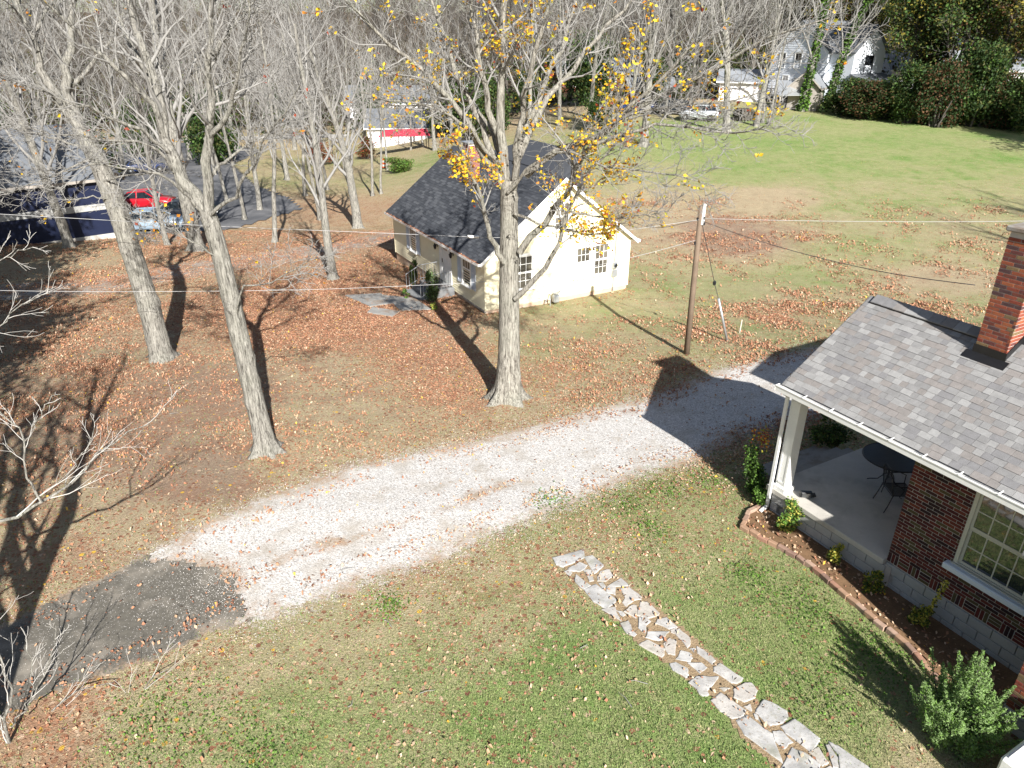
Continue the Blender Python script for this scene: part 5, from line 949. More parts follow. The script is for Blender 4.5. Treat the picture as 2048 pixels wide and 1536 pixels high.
for i, (x, y) in enumerate(EG):
    o = copy_tree(HP[(0, 2)[i % 2]]); o.location = (x, y, float(tz(x, y)) - .2); o.rotation_euler = (0, 0, i * 2.3); sc = .8 + .25 * (i % 3); o.scale = (sc * .9, sc * .9, sc * 1.15); tag(o, 'dark evergreen thicket ' + EL[i], 'shrub', 'evergreen thickets in the woods')
BU = [('burgundy shrub left of the tall straight tree', 640, 330, 4.5, 3.4, ('red_leaf', 'brown_leaf')), ('second burgundy shrub, right of the tall straight tree', 735, 318, 3.5, 2.8, ('red_leaf', 'brown_leaf', 'olive_leaf')), ('green bush beside the cottage rear corner', 800, 345, 3.2, 1.8, ('green_leaf', 'olive_leaf', 'bright_leaf')), ('green shrub climbing by the blue building corner', 165, 430, 3.2, 5.0, ('green_leaf', 'bright_leaf', 'dark_leaf')),
 ('evergreen bush below the maple limb at the field corner', 1200, 262, 4.5, 4.0, ('dark_leaf', 'green_leaf')), ('ivy green thicket beside the parked silver hatchback', 1340, 205, 6, 6, ('dark_leaf', 'green_leaf', 'olive_leaf')), ('broad evergreen behind the woodpile', 1440, 188, 6, 7, ('dark_leaf', 'olive_leaf')), ('dark evergreen rising behind the blue building', 175, 330, 4, 6, ('dark_leaf', 'green_leaf')), ('rusty shrub at the far edge of the car park', 420, 250, 5, 3, ('brown_leaf', 'red_leaf', 'olive_leaf')), ('pale green shrub beyond the street', 300, 235, 6, 5, ('olive_leaf', 'dull_yellow'))]
for i, (lab, px, py, w_, h_, ms) in enumerate(BU): shrub('yard_shrub', lab, on_ground(px, py), w_, h_, 2600, .16, ms, 80 + i, 22, 9, d=w_ * .8)
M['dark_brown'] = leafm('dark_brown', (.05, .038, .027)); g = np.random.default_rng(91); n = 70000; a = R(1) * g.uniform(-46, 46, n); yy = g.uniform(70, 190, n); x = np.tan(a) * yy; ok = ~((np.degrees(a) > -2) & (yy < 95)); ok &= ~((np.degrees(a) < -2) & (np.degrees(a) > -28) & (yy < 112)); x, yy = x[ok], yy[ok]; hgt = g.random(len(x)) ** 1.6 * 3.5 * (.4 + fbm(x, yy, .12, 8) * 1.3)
ug = leaf_quads(np.stack([x, yy, tz(x, yy) + hgt], -1), .5, g, [M['olive_leaf'], M['dark_brown'], M['dark_leaf'], M['dark_brown']], 'undergrowth'); tag(link('undergrowth', ug), 'brown and olive undergrowth through the woods', 'undergrowth', None, 'stuff')
n = 60000; a = R(1) * g.uniform(-48, 48, n); yy = g.uniform(185, 310, n); x = np.tan(a) * yy; z = tz(x, yy) + g.random(n) ** .8 * 15 * (.6 + .6 * fbm(x, yy, .05, 12)); d = g.normal(size=(n, 3)) * [.5, .5, 1]; d /= np.linalg.norm(d, axis=1, keepdims=True); s = np.cross(d, [0, 1, 0]); L_ = g.uniform(1, 3.2, n)[:, None]; C = np.stack([x, yy, z], -1)
Vq = np.stack([C - s * .07, C + s * .07, C + d * L_], 1).reshape(-1, 3); dm_ = np_mesh('distant_woods', Vq, np.arange(3 * n).reshape(-1, 3), [M['twig_far'], M['bark_far'], M['olive_leaf'], M['brown_leaf']], g.choice(4, n, p=(.5, .2, .15, .15))); tag(link('distant_woods', dm_), 'grey brown mass of distant leafless woods', 'woods', None, 'stuff')

# ------------------------------------------------------------------ utility pole, guy and wires
pb = on_ground(1373, 708); PYY = pb[1]; ptop = at_y(1403, 412, PYY); up = empty('utility_pole', pb, 0, 'brown wooden utility pole in front of the cottage gable', 'pole'); q = ptop - pb
MB().tube([(0, 0, -.1), tuple(q * .5), tuple(q)], [.105, .095, .08], 12).build('post', M['wood_pole'], up, True)
MB().bevel_box(q[0] + .03, q[0] + .13, q[1] - .1, q[1] - .02, q[2] - .6, q[2] + .08, .02).build('cable_guard', M['white_paint'], up)
for dz, dx in ((-.42, .1), (-.45, -.1), (-.6, .12), (-1.25, -.1)): MB().lathe([(.02, 0), (.045, .02), (.03, .05), (.045, .08), (.015, .1)], 8, (q[0] + dx, q[1] - .08, q[2] + dz)).build('insulator', M['dark_metal'], up)
gy = empty('guy_wire', on_ground(1455, 682), 0, 'guy wire with grey plastic sleeve anchored beside the pole', 'guy wire'); gb = np.array(gy.location); g1 = at_y(1437, 597, gb[1]) - gb; g2 = at_y(1429, 566, gb[1]) - gb; g3 = ptop + [0, 0, -.3] - gb
MB().tube([(0, 0, -.05), tuple(g1)], .045, 8).build('sleeve', M['galv'], gy, True); MB().tube([tuple(g1 * .98), tuple(g2), tuple(g3)], .011, 5).build('cable', M['dark_wire'], gy); MB().lathe([(.02, -.09), (.06, -.05), (.06, .05), (.02, .09)], 8, tuple(g2)).build('insulator', M['dark_metal'], gy)
sk = empty('survey_stake', on_ground(1479, 666), 0, 'thin wooden stake in the grass right of the guy wire', 'stake'); MB().bar((0, 0, -.1), (.02, 0, .55), .035, .03, (0, 1, 0)).build('stake', M['cream_paint'], sk)
def wire(px_pts, y0, y1, r, mt, label, join=None):
    P = guide(px_pts, y0, y1)
    if join is not None: P = np.concatenate([P, [join]])
    P = np.concatenate([resample(P[i:i + 2], 6)[:-1] for i in range(len(P) - 1)] + [P[-1:]]); 
    for _ in range(8): P[1:-1] = .25 * P[:-2] + .5 * P[1:-1] + .25 * P[2:]
    e = empty('overhead_wire', P[0], 0, label, 'wire', 'overhead wires'); MB().tube([tuple(p - P[0]) for p in P], r, 6).build('cable', mt, e, True); return e, P
w1, P1 = wire([(-700,380),(-150,420),(0,428),(240,442),(480,455),(720,464),(900,472),(985,476),(1120,474),(1250,462)], 19.0, 22.6, .007, M['wire'], 'upper pale wire running left from the pole past the cottage', ptop + [-.05, -.1, -.42])
s0 = at_y(935, 473, 21.9) - P1[0]; s1 = at_y(957, 474, 22.0) - P1[0]; MB().tube([tuple(s0), tuple(s1)], .045, 8).build('splice', M['white_paint'], w1)
wire([(-700,560),(0,583),(300,584),(640,580),(850,570),(1000,563),(1130,545),(1280,512)], 18.0, 22.6, .0065, M['wire'], 'lower pale wire crossing the left lawn to the pole', at_y(1393, 480, PYY))
wire([(1405,437),(1600,442),(1850,444),(2048,443),(2500,430)], PYY - .1, 20.0, .007, M['wire'], 'pale wire running right from the pole above the field')
wire([(1405,442),(1500,478),(1650,520),(1800,552),(1950,570)], PYY - .1, 15.2, .010, M['dark_wire'], 'dark service cable sagging from the pole to the brick chimney')
wire([(1400,438),(1348,452),(1300,460)], PYY, 27.5, .009, M['dark_wire'], 'dark cable from the pole to the cottage gable', np.array(hloc(yh, .15, 6.57, 3.5)))
wire([(1393,484),(1348,492),(1300,506),(1272,512)], PYY, 29.0, .006, M['wire'], 'thin pale cable from the pole to the cottage eave', np.array(hloc(yh, .1, 7.3, 2.2)))

# ------------------------------------------------------------------ cars
def paint(name, c, metal=.0): t = NT(name); t.color(c); m = t.set(.28, .5, metal); t.p.inputs['Coat Weight'].default_value = .6; return m
def car(label, p, rz, pm, hatch=False, ln=4.5):
    e = empty('parked_car', p, rz, label, 'car', 'parked cars'); s = ln / 4.5; W = .88
    st = [(-2.25, .45, .72, .80), (-2.15, .30, .86, .94), (-1.3, .24, .92, 1.0), (-.4, .24, .93, 1.0), (.6, .24, .93, 1.0), (1.5, .26, .86, .98), (2.05, .30, .74, .90), (2.25, .42, .62, .72)] if not hatch else [(-2.2, .42, .95, .80), (-2.1, .30, 1.0, .94), (-1.3, .24, 1.0, 1.0), (-.4, .24, .98, 1.0), (.6, .24, .97, 1.0), (1.5, .26, .90, .98), (2.05, .30, .78, .90), (2.25, .42, .64, .72)]
    V = []; k = 8
    for x, z0, z1, wf in st: w_ = W * wf; V += [(x * s, y, z) for y, z in ((-w_ * .92, z0), (-w_, z0 + .12), (-w_, z1 - .16), (-w_ * .93, z1), (w_ * .93, z1), (w_, z1 - .16), (w_, z0 + .12), (w_ * .92, z0))]
    F = [(i * k + j, i * k + (j + 1) % k, (i + 1) * k + (j + 1) % k, (i + 1) * k + j) for i in range(len(st) - 1) for j in range(k)] + [tuple(range(k)), tuple(range((len(st) - 1) * k, len(st) * k))[::-1]]
    MB().add(V, F).build('body', pm, e, True)
    rx = [(-1.55, .93), (-1.0, 1.38), (.25, 1.42), (1.05, .92)] if not hatch else [(-2.05, 1.0), (-1.75, 1.45), (.25, 1.5), (1.1, .95)]
    cab = MB(); w0, w1 = W * .9, W * .68; P = lambda i, sd: (rx[i][0] * s, sd * (w0 if rx[i][1] < 1.1 else w1), rx[i][1])
    cab.add([P(0, -1), P(1, -1), P(2, -1), P(3, -1), P(0, 1), P(1, 1), P(2, 1), P(3, 1)], [(1, 2, 6, 5)]); rf_ = cab; roof_o = MB().add([(x * s, y, z) for x, y, z in ((rx[1][0], -w1, rx[1][1]), (rx[2][0], -w1, rx[2][1]), (rx[2][0], w1, rx[2][1]), (rx[1][0], w1, rx[1][1]), ((rx[1][0] + rx[2][0]) / 2, 0, rx[2][1] + .04))], [(0, 1, 4), (1, 2, 4), (2, 3, 4), (3, 0, 4)]); roof_o.build('roof', pm, e)
    for sd in (-1, 1):
        pl = MB()
        for (i, f) in ((0, 0), (1, 0), (2, 0)): a, b = P(i, sd), P(i + 1, sd); pl.bar(a, b, .07, .06)
        xm = (rx[1][0] + rx[2][0]) / 2 * s; pl.bar((xm, sd * w1, rx[2][1]), (xm, sd * w0, .95), .08, .05); pl.build('pillar', pm, e)
        MB().add([P(0, sd), P(1, sd), P(2, sd), P(3, sd)], [(0, 1, 2, 3)]).build('side_window', M['car_glass'], e)
        for wx in (1.42, -1.35):
            wh = MB().lathe([(.20, -.10), (.31, -.10), (.33, -.06), (.33, .06), (.31, .10), (.20, .10)], 18).build('wheel', M['rubber'], e); wh.matrix_local = T((wx * s, sd * (W - .08), .33)) @ Matrix.Rotation(R(90), 4, 'X')
            MB().lathe([(.05, -.105), (.19, -.09), (.20, 0), (.19, .09), (.05, .105)], 12).build('rim', M['galv'], wh)
        MB().bevel_box(2.12 * s, 2.24 * s, sd * .55 - .16, sd * .55 + .16, .56, .68, .03).build('headlight', M['white_paint'], e); MB().bevel_box(-2.24 * s, -2.14 * s, sd * .58 - .14, sd * .58 + .14, .66, .80, .03).build('taillight', M['tail'], e)
    MB().add([P(2, -1), P(3, -1), P(3, 1), P(2, 1)], [(0, 1, 2, 3)]).build('windscreen', M['car_glass'], e); MB().add([P(0, -1), P(1, -1), P(1, 1), P(0, 1)], [(0, 1, 2, 3)]).build('rear_window', M['car_glass'], e); return e
M['tail'] = paint('tail_red', (.3, .01, .01))
red, sil, blk_, nav, wht = paint('red_paint', (.42, .01, .02)), paint('silver_blue_paint', (.32, .42, .52), .3), paint('black_paint', (.015, .018, .025)), paint('navy_paint', (.015, .03, .10)), paint('pale_paint', (.55, .58, .62), .2)
car('red sedan parked behind the silver blue car', on_ground(296, 418) + [0, 0, .05], .08, red); car('silver blue car parked between the two left trunks', on_ground(308, 462) + [0, 0, .05], .12, sil); car('black car partly hidden right of the silver blue car', on_ground(352, 447) + [.5, 1.2, .05], .15, blk_); car('dark blue car at the far side of the car park', on_ground(290, 345) + [0, 0, .05], .5, nav)
car('silver hatchback parked beyond the lawn trees', on_ground(1398, 240), 2.75, wht, True, 4.1); car('black car behind the maple limbs at the lawn edge', on_ground(1340, 228), 2.9, blk_, True, 4.3); car('dark pickup coloured car under the trees by the red shed', on_ground(1275, 226), 3.0, nav, True, 4.4)
td = empty('traffic_drum', on_ground(770, 336), 0, 'orange and white traffic drum beside the car park', 'traffic drum')
for i, c in enumerate(('orange', 'white', 'orange', 'white', 'orange')):
    M.setdefault('orange', mat('orange_plastic', (.7, .12, .02), .5, .4, var=.08, bump=0)); M.setdefault('white', M['white_paint']); MB().lathe([(.30 - .025 * i, i * .2), (.28 - .025 * i, i * .2 + .2)], 14).build('band', M[c], td)
MB().lathe([(.40, 0), (.40, .06), (.3, .08)], 14).build('base', M['rubber'], td)

# ------------------------------------------------------------------ buildings in the background
def simple_house(name, label, org, rz, L, W, E, P_, wallm, roofm, wins=(), ov=.4, cat='house', doors=()):
    """box house: local x along the ridge, gable faces +x and -x; wins: (side, a, z, w, h)"""
    e = empty(name, org, rz, label, cat); pk = W / 2; s = (P_ - E) / pk
    wl = MB(); wl.prism([(0, 0, -1), (0, 0, E), (0, pk, P_), (0, W, E), (0, W, -1)], (L, 0, 0)); wl.build('wall', wallm, e); r = MB(); z = E - ov * s
    r.prism([(-ov, -ov, z), (-ov, -ov, z + .14), (-ov, pk, P_ + .14), (-ov, W + ov, z + .14), (-ov, W + ov, z), (-ov, pk, P_ + .01)], (L + 2 * ov, 0, 0)); r.build('roof', roofm, e)
    tr = MB()
    for sg in (1, -1):
        y0 = -ov if sg > 0 else W + ov
        for xx in (L + ov + .002, -ov - .042): tr.prism([(xx, y0, z - .08), (xx, y0, z + .1), (xx, pk, P_ + .1), (xx, pk, P_ - .1)][::sg], (.04, 0, 0))
    tr.box(-ov, L + ov, -ov - .05, -ov - .004, z - .06, z + .1); tr.build('trim', M['grey_wood'] if cat in ('shed', 'building') else M['white_paint'], e)
    for sd, a, z0, w_, h_ in wins:
        f = {'f': T((0, -.03, 0)), 'r': T((L + .03, 0, 0)) @ RZ(math.pi / 2), 'l': T((-.03, W, 0)) @ RZ(-math.pi / 2)}[sd]; window(e, 'window', a, a + w_, z0, z0 + h_, f, 2, 1, M['white_paint'] if wallm is not M['white_paint'] else M['galv'], .09, .03)
    for a, w_, h_ in doors: MB().box(a, a + w_, -.06, -.01, .1, h_).build('door', M['door'], e)
    return e
M['door'] = mat('door_paint', (.12, .05, .04), .6, .3, var=.1, bump=0); M['grey_roof'] = mat('grey_roof', (.21, .225, .245), .85, .25, var=.15, scale=.8, fine=6, bump=.1); M['slate_roof'] = mat('slate_roof', (.13, .14, .155), .8, .25, var=.15, scale=.8, fine=6, bump=.1)
M['white_wall'] = mat('white_wall', (.78, .76, .77), .7, .2, var=.04, scale=.6, fine=5, bump=0); M['brick_far'] = mat('far_brick', (.24, .085, .06), .9, .1, var=.3, scale=1.5, fine=12, bump=.1); M['blue_wall'] = mat('blue_wall', (.004, .009, .034), .5, .4, var=.2, scale=.5, fine=6, bump=.05)
# white two storey house: gable faced left, cross wing faced right
WO = np.array([36.35, 90.0]); wz = 2.2; wh = empty('white_house', (WO[0], WO[1], wz), HANG, 'two storey white house with dark grey gabled roof', 'house')
a = MB(); a.prism([(-8.2, 0, -1.5), (-8.2, 0, 6.1), (-4.1, 0, 9.0), (0, 0, 6.1), (0, 0, -1.5)], (0, 9, 0)); a.prism([(0, .5, -1.5), (0, .5, 6.0), (0, 3.1, 8.5), (0, 5.7, 6.0), (0, 5.7, -1.5)], (3.2, 0, 0)); a.box(-9.6, -8.2, 1.0, 7.5, -1.5, 3.1); wwall = a.build('wall', M['white_siding'], wh)
for i in range(38):
    z = -.6 + i * .25; h_ = 4.1 if z < 6.0 else 4.1 * max(0, (9.0 - z) / 2.9)
    if h_ > .2: MB().hexa([(-4.1 - h_, .0, z), (-4.1 + h_, .0, z), (-4.1 + h_, -.035, z), (-4.1 - h_, -.035, z), (-4.1 - h_, .0, z + .25), (-4.1 + h_, .0, z + .25), (-4.1 + h_, -.006, z + .25), (-4.1 - h_, -.006, z + .25)]).build('siding_board', M['white_siding'], wwall)
r = MB(); ov = .35; s = 2.9 / 4.1
r.prism([(-8.2 - ov, -ov, 6.1 - ov * s), (-8.2 - ov, -ov, 6.25 - ov * s), (-4.1, -ov, 9.16), (ov, -ov, 6.25 - ov * s), (ov, -ov, 6.1 - ov * s), (-4.1, -ov, 9.02)], (0, 9.7, 0)); s2_ = 2.5 / 2.6
r.prism([(-4.5, .5 - ov, 6.0 - ov * s2_), (-4.5, .5 - ov, 6.15 - ov * s2_), (-4.5, 3.1, 8.66), (-4.5, 5.7 + ov, 6.15 - ov * s2_), (-4.5, 5.7 + ov, 6.0 - ov * s2_), (-4.5, 3.1, 8.52)], (8.05, 0, 0)); r.hexa([(-10, .7, 3.0), (-8.2, .7, 3.6), (-8.2, 7.8, 3.6), (-10, 7.8, 3.0), (-10, .7, 3.15), (-8.2, .7, 3.75), (-8.2, 7.8, 3.75), (-10, 7.8, 3.15)])
r.hexa([(3.2, .2, 3.5), (5.0, .2, 2.9), (5.0, 6, 2.9), (3.2, 6, 3.5), (3.2, .2, 3.64), (5.0, .2, 3.04), (5.0, 6, 3.04), (3.2, 6, 3.64)]); r.build('roof', M['slate_roof'], wh)
for fx, a_, z_, w_, h_ in (('f', -4.6, 4.0, .9, 1.7), ('f', -6.9, 4.0, .8, 1.6), ('f', -6.0, 1.7, .8, 1.4), ('f', -4.2, 1.9, .8, 1.0), ('r', 2.5, 3.6, 1.2, 1.8)):
    f = T((0, -.05, 0)) if fx == 'f' else T((3.23, 0, 0)) @ RZ(math.pi / 2); window(wh, 'window', a_, a_ + w_, z_, z_ + h_, f, 2, 1, M['white_paint'] if fx == 'f' else M['dark_metal'], .1, .03)
dk = MB(); dk.box(-7.5, .5, -3.2, -.05, .75, .95)
for x in (-7.4, -4.8, -2.2, .4): dk.box(x - .07, x + .07, -3.15, -3.0, -1.5, 1.8)
dk.box(-7.5, .5, -3.16, -3.08, 1.75, 1.83); dk.build('deck', M['dark_metal'], wh)
# shed with pointed front beside the hedge, lean-to and tarp
so_ = on_ground(1656, 226); sh_ = simple_house('garden_shed', 'small weathered shed with arched door and metal roof', so_ + [-1.0, 1.0, 0], R(60), 4.2, 3.2, 2.6, 4.1, M['grey_wood'], M['grey_roof'], ov=.3, cat='shed')
ar = MB(); ar.prism([(-.05, 1.1 + .9 * (i / 8 if i <= 8 else 1) if False else 1.6 - .45 * math.cos(math.pi * i / 8), 1.7 + .5 * math.sin(math.pi * i / 8)) for i in range(9)] + [(-.05, 2.05, .0), (-.05, 1.15, .0)], (.04, 0, 0)); ar.build('door', M['cream_paint'], sh_)
lt = empty('lean_to', on_ground(1585, 222), R(8), 'tilted metal lean-to roof left of the ivy covered tree', 'lean-to'); MB().hexa([(-1.9, -.2, 1.6), (1.3, -.2, 1.6), (1.6, 2.2, 3.0), (-1.4, 2.2, 3.0), (-1.9, -.2, 1.66), (1.3, -.2, 1.66), (1.6, 2.2, 3.06), (-1.4, 2.2, 3.06)]).build('roof_sheet', M['galv'], lt)
for x, y, z in ((-1.7, 0, 1.6), (1.1, 0, 1.6), (1.5, 2, 2.9), (-1.3, 2, 2.9)): MB().box(x - .06, x + .06, y - .06, y + .06, -.3, z).build('post', M['grey_wood'], lt)
tpn = empty('blue_tarp', on_ground(1617, 214) + [0, 1, 0], 0, 'crumpled bright blue tarp left of the shed', 'tarp'); gg = np.random.default_rng(3); tv = [(x * .45 - 1.1, y * .4 - .6, abs(gg.normal(.9, .3)) * (1 if 0 < x < 5 and 0 < y < 3 else .1)) for y in range(4) for x in range(6)]; M['tarp'] = mat('blue_tarp', (.04, .28, .48), .5, .4, var=.1, bump=0)
MB().add(tv, [(y * 6 + x, y * 6 + x + 1, y * 6 + x + 7, y * 6 + x + 6) for y in range(3) for x in range(5)]).build('sheet', M['tarp'], tpn)
wp = empty('woodpile', on_ground(1487, 240), .2, 'stack of split logs between the grey trunks', 'woodpile'); lg = MB().tube([(0, -.6, 0), (0, .6, 0)], .16, 7).mesh('log', M['bark_far'])
for i in range(26): o = link('log', lg, wp); o.location = ((i % 7) * .33 + (.16 if (i // 7) % 2 else 0) - 1, random.gauss(0, .06), .16 + (i // 7) * .28); o.rotation_euler = (0, 0, random.gauss(0, .08))
# white bungalow with red canopy, buildings behind it
wb = on_ground(735, 299); simple_house('white_bungalow', 'white bungalow behind the red canopy', wb + [0, 1, 0], R(2), 12.5, 7, 2.7, 4.6, M['white_wall'], M['slate_roof'], [('f', 1.6, .9, 1.1, 1.3), ('f', 5.0, .9, 1.1, 1.3), ('f', 7.6, .9, 1.1, 1.3)], doors=((9.6, 1.0, 2.1), (11.2, .9, 2.1)))
cp = empty('red_canopy', on_ground(812, 306), R(3), 'red fabric canopy on thin posts by the white bungalow', 'canopy'); M['red_cloth'] = mat('red_cloth', (.45, .045, .07), .8, .2, var=.12, scale=1, fine=8, bump=0)
MB().hexa([(-3.1, -.6, 1.9), (3.0, -.4, 2.0), (2.5, 1.4, 2.6), (-2.6, 1.4, 2.5), (-3.1, -.6, 1.94), (3.0, -.4, 2.04), (2.5, 1.4, 2.64), (-2.6, 1.4, 2.54)]).build('fabric', M['red_cloth'], cp)
for x, y, z in ((-2.9, -.5, 1.9), (2.8, -.35, 2.0), (2.4, 1.3, 2.5), (-2.5, 1.3, 2.5)): MB().tube([(x, y, -.2), (x, y, z)], .05, 6).build('post', M['dark_metal'], cp)
simple_house('far_house', 'grey roofed house with white dormer behind the bungalow', ground_pt(-28, 128), R(2), 20, 9, 2.8, 5.2, M['white_wall'], M['slate_roof'], [('f', 8, 1, 1.4, 1.3), ('f', 12, 1, 1.4, 1.3), ('f', 4, 1, 1.4, 1.3)])
simple_house('brick_bungalow', 'small brick bungalow glimpsed behind the maple limbs', ground_pt(7, 112), R(4), 11, 8, 2.8, 4.6, M['brick_far'], M['grey_roof'], [('f', 2, 1, 1.2, 1.3), ('f', 7, 1, 1.2, 1.3)])
simple_house('red_shed', 'dark red shed with ribbed metal roof at the lawn edge', on_ground(1300, 222) + [-2, 2, 0], R(-6), 4.5, 3.5, 2.2, 3.2, M['brick_far'], M['grey_roof'], cat='shed')
simple_house('white_garage', 'plain white garage behind the grey trunks', on_ground(1470, 208) + [-1, 4, 0], R(-20), 5, 4, 2.4, 3.5, M['white_wall'], M['grey_roof'], cat='garage')
simple_house('ranch_house', 'long low house with taupe roof behind the hedge trees', ground_pt(53, 108) + [0, 0, 0], R(-8), 18, 8, 2.8, 5.0, M['white_wall'], M['grey_roof'], [('f', 3, 1, 1.3, 1.3), ('f', 9, 1, 1.3, 1.3), ('f', 14, 1, 1.3, 1.3)])
simple_house('hill_house', 'house with pale blue roof higher up behind the hedge', ground_pt(68, 128) + [0, 0, 2], R(-8), 12, 8, 3.2, 5.4, M['brick_far'], M['blue_white'], [('f', 3, 1, 1.3, 1.3), ('f', 7, 1, 1.3, 1.3)])
# dark blue building at the left edge
A_, B_ = on_ground(-260, 520), on_ground(232, 476); ang = math.atan2(B_[1] - A_[1], B_[0] - A_[0]); LB_ = math.hypot(B_[1] - A_[1], B_[0] - A_[0])
bb = simple_house('blue_building', 'dark blue building with a white stripe at the left edge', (A_[0], A_[1], float(B_[2]) - .2), ang, LB_, 9, 4.0, 6.6, M['blue_wall'], M['slate_roof'], ov=.3, cat='building')
MB().box(.1, LB_ - .02, -.035, -.004, 2.05, 2.42).build('stripe', M['block'], bb); MB().box(0, LB_ + .03, -.09, -.004, -1, .55).build('foundation', M['concrete'], bb)
# ------------------------------------------------------------------ fallen leaves, grass, weeds
def local_xy(o, x, y):
    dx, dy = x - o.location.x, y - o.location.y; c, s = math.cos(-HANG), math.sin(-HANG); return dx * c - dy * s, dx * s + dy * c
def free(x, y):
    a, b = local_xy(bh, x, y); k = ~((a > -.2) & (a < 11) & (b > .2) & (b < 4.4)) & ~((a > 5.6) & (b > -.85)) & ~((a > -1.4) & (a < 0) & (b > .9) & (b < 3.5))
    a, b = local_xy(yh, x, y); return k & ~((a > -10) & (a < .03) & (b > -.03) & (b < 7.5)) & ~((a > -4.8) & (a < -2.9) & (b > -1.8) & (b < 0))
def visible(x, y, z, m=40):
    zz = z - CAMH; d = y * math.cos(PITCH) - zz * math.sin(PITCH); u = 1024 + FPX * x / d; v = 768 - FPX * (y * math.sin(PITCH) + zz * math.cos(PITCH)) / d
    return (d > 1) & (u > -m) & (u < 2048 + m) & (v > -m) & (v < 1536 + m)
def zfine(x, y): return tz(x, y) + (fbm(x, y, .5, 3) - .5) * .02 * (y > 5)
g = np.random.default_rng(123)
n = 1900000; y = 6.0 + 42.5 * g.random(n) ** 1.5; x = g.uniform(-.88, .88, n) * (y + 5); k = g.random(n) < np.clip((y + 5) * np.sqrt((y - 5.9) / 42) / 14, .15, 1.6) / 1.6; x, y = x[k], y[k]; z = zfine(x, y); k = visible(x, y, z, 260) & free(x, y); x, y, z = x[k], y[k], z[k]
cv = cover(x, y); lf = cv[:, 1] + (fbm(x, y, .55, 70) - .5) * 1.3 + (vnoise(x, y, 3.1, 77) - .5) * .35; sd1 = sdist(drive_poly, x, y); sd2 = sdist(asph_poly, x, y); on = (np.maximum(sd1, sd2) > .12) ; instrip = sdist(strip, x, y) > 0; dens = np.clip(lf, .012, 1) ** 1.8 * np.where(y < 15, .15, .60)
dens = np.where(on & ~instrip, .008 + .10 * (np.maximum(sd1, sd2) < .5) * (fbm(x, y, 1.1, 99) > .45), dens); dens = np.where(instrip, .10 * (fbm(x, y, 1.3, 55) > .45) + .02, dens); sdb = sdist(bed_poly, x, y); dens = np.where(sdb > 0, .04, dens); dens = np.where(sdist(bedp, x, y) > .05, .10, dens)
k = g.random(len(x)) < dens * 1.6 * 1.4; x, y, z = x[k], y[k], z[k]; m_ = len(x); edge_z = np.where(sdist(bedp, x, y) > 0, .03, 0) + np.where(sdist(bed_poly, x, y) > 0, .03, .0) + np.where(np.maximum(sdist(drive_poly, x, y), sdist(asph_poly, x, y)) > 0, .015, 0)
a = g.uniform(0, 6.28, m_); s = g.uniform(.014, .036, m_) * np.where((y > 15) & (x < 6), .82, 1.0) * np.clip(.85 + y / 60, .85, 1.5); flat = np.where(cover(x, y)[:, 1] > .42, .28, .6); t1 = g.normal(0, 1, m_) * flat; t2 = g.normal(0, 1, m_) * flat; C = np.stack([x, y, z + edge_z + .012 + (np.abs(t1) + np.abs(t2)) * s * .6], -1)
A = np.stack([np.cos(a), np.sin(a), t1], -1) * s[:, None]; B = np.stack([-np.sin(a), np.cos(a), t2], -1) * (s * .75)[:, None]; curl = np.stack([0 * s, 0 * s, s * g.uniform(-.1, .5, m_)], -1)
Vl = np.stack([C - A, C - A * .1 + B + curl, C + A, C - A * .1 - B + curl], 1).reshape(-1, 3); i4 = np.arange(m_)[:, None] * 4; Fl = np.concatenate([i4 + [[0, 1, 2]], i4 + [[0, 2, 3]]], 1).reshape(-1, 3)
far = np.clip((x + 2) / 12 + .2, 0, 1); pale = np.clip(.12 + .5 * (x > -2) * (y < 17), 0, .6); mi = np.where(g.random(m_) < pale, g.choice([2, 3], m_), g.choice([0, 1, 2, 4], m_, p=(.40, .30, .17, .13))); mi = np.where(g.random(m_) < .010 + .015 * (y < 16), 5, mi)
lo = np_mesh('fallen_leaves', Vl, Fl, LM, np.repeat(mi, 2)); tag(link('fallen_leaves', lo), 'orange and brown fallen leaves scattered over the yard', 'leaves', None, 'stuff')
GR = [leafm('grass_%d' % i, c, .35, .3) for i, c in enumerate([(.18, .26, .08), (.25, .31, .115), (.40, .36, .20), (.12, .20, .06)])]
n = 520000; y = 6.0 + 17.5 * g.random(n) ** 1.25; x = g.uniform(-.85, .85, n) * (y + 5); z = zfine(x, y); k = visible(x, y, z, 220) & free(x, y); x, y, z = x[k], y[k], z[k]; cv = cover(x, y); gr = cv[:, 0] + (fbm(x, y, .9, 90) - .5) * .8
k = (g.random(len(x)) < np.clip(gr * .9, .04, 1)) & (np.maximum(sdist(drive_poly, x, y), sdist(asph_poly, x, y)) < .02) & (sdist(bed_poly, x, y) < -.02) & (sdist(bedp, x, y) < -.04); x, y, z, gr = x[k], y[k], z[k], gr[k]
st_ = sdist(strip, g.uniform(-6, 4, 6000), g.uniform(10, 17, 6000)); m_ = len(x); a = g.uniform(0, 6.28, m_); h = g.uniform(.02, .05, m_); wd = g.uniform(.006, .011, m_); ln = g.normal(0, .55, (m_, 2)); C = np.stack([x, y, z - .003], -1); s = np.stack([np.cos(a), np.sin(a), 0 * a], -1) * wd[:, None]
Vb = np.stack([C - s, C + s, C + np.stack([ln[:, 0] * h, ln[:, 1] * h, h], -1)], 1).reshape(-1, 3); mi = np.where(gr > .55, g.choice(4, m_, p=(.42, .27, .12, .19)), g.choice(4, m_, p=(.2, .3, .42, .08)))
tag(link('grass_blades', np_mesh('grass_blades', Vb, np.arange(3 * m_).reshape(-1, 3), GR, mi)), 'short green and straw coloured lawn grass', 'grass', None, 'stuff')
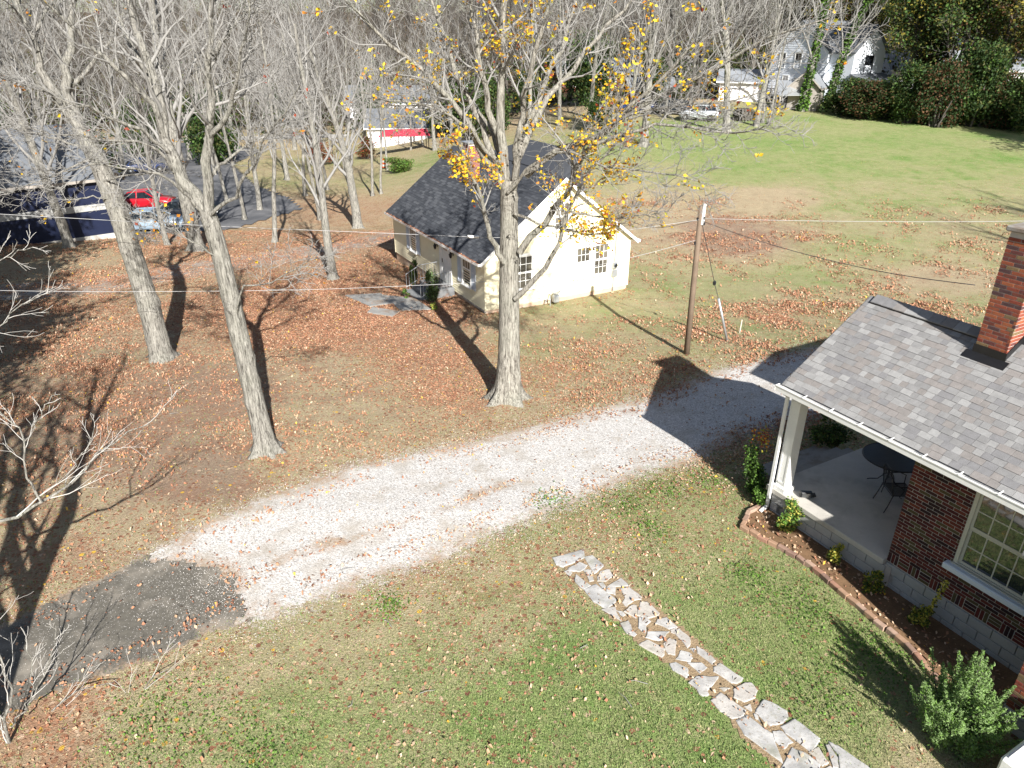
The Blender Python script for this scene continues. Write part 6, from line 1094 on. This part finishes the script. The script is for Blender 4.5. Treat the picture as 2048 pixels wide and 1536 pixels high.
WC = [(1560,1190,.8),(1620,1220,.6),(1680,1330,.9),(1640,1400,.7),(1720,1280,.5),(1500,1150,.5),(1330,980,.7),(1420,960,.6),(1250,1010,.6),(400,1450,.9),(300,1440,.7),(520,1500,.7),(1100,1000,.5),(780,1210,.4),(1780,1330,.5),(1300,1060,.5)]
Wv = np.concatenate([np.concatenate([on_ground(px, py)[:2] + g.normal(0, r_ * .5, (260, 2))]) for px, py, r_ in WC]); k = (sdist(bedp, Wv[:, 0], Wv[:, 1]) < 0) & (sdist(bed_poly, Wv[:, 0], Wv[:, 1]) < 0) & free(Wv[:, 0], Wv[:, 1]); Wv = Wv[k]
Cw = np.stack([Wv[:, 0], Wv[:, 1], zfine(Wv[:, 0], Wv[:, 1]) + g.uniform(.01, .045, len(Wv))], -1); tag(link('weeds', leaf_quads(Cw, .045, g, [M['bright_leaf'], M['green_leaf'], M['bright_leaf']], 'weeds', up=1.5)), 'bright green broadleaf weeds in patches of the lawn', 'weeds', None, 'stuff')
# small pale stones along the track and a few dead twigs
tm = TM()
for i in range(26):
    px, py = random.choice([(random.uniform(100, 900), random.uniform(700, 1050)), (random.uniform(1000, 1400), random.uniform(650, 820)), (random.uniform(500, 1300), random.uniform(1100, 1450))]); p = on_ground(px, py) + [0, 0, .02]; a = random.uniform(0, 3.14); L_ = random.uniform(.12, .5); d = np.array([math.cos(a), math.sin(a), .02]) * L_
    tm.tube(np.array([p, p + d * .5 + np.append(g.normal(0, .04, 2), .02), p + d]), np.array([.008, .006, .003]), 4)
tag(link('dead_twigs', tm.mesh('dead_twigs', M['twig'])), 'small dead twigs lying among the leaves', 'twigs', None, 'stuff')
# loose stones thrown off the gravel, thinning out over soil, grass and the asphalt end
n = 420000; x = g.uniform(-13, 12, n); y = g.uniform(8.5, 26, n); k = visible(x, y, 0 * x - .3, 150) & free(x, y); x, y = x[k], y[k]; sd1 = sdist(drive_poly, x, y); sd2 = sdist(asph_poly, x, y)
jn = on_ground(480, 1150); dj = np.hypot(x - jn[0], y - jn[1]); pr_ = np.where((sd1 < .25) & (sd1 > -1.6), .9 * np.exp(-np.abs(sd1) / .38), 0) * (.35 + fbm(x, y, .8, 61)); pr_ = np.maximum(pr_, np.where(sd2 > 0, .8 * np.exp(-np.maximum(dj - .5, 0) / .6), 0)); pr_ = np.maximum(pr_, np.where(sd2 > -.3, .04, 0))
k = g.random(len(x)) < pr_; x, y = x[k], y[k]; m_ = len(x); s = g.uniform(.005, .013, m_); a = g.uniform(0, 6.28, m_); z0 = zfine(x, y) + .008
ring = np.stack([np.stack([x + np.cos(a + q * 2.094) * s * (1 + .3 * q % .5), y + np.sin(a + q * 2.094) * s, z0 - .004], -1) for q in range(3)] + [np.stack([x + s * .2, y, z0 + s * .9], -1)], 1).reshape(-1, 3); i4 = np.arange(m_)[:, None] * 4
Fp = np.concatenate([i4 + [[0, 1, 3]], i4 + [[1, 2, 3]], i4 + [[2, 0, 3]]], 1).reshape(-1, 3); PB = [mat('pebble_%d' % i, c, .9, .15, var=.15, scale=20, fine=80, bump=0) for i, c in enumerate([(.50, .48, .455), (.40, .38, .36), (.30, .28, .26)])]
tag(link('loose_gravel', np_mesh('loose_gravel', ring, Fp, PB, np.repeat(g.choice(3, m_, p=(.5, .32, .18)), 3))), 'loose pale stones scattered along the driveway edges', 'gravel', None, 'stuff')
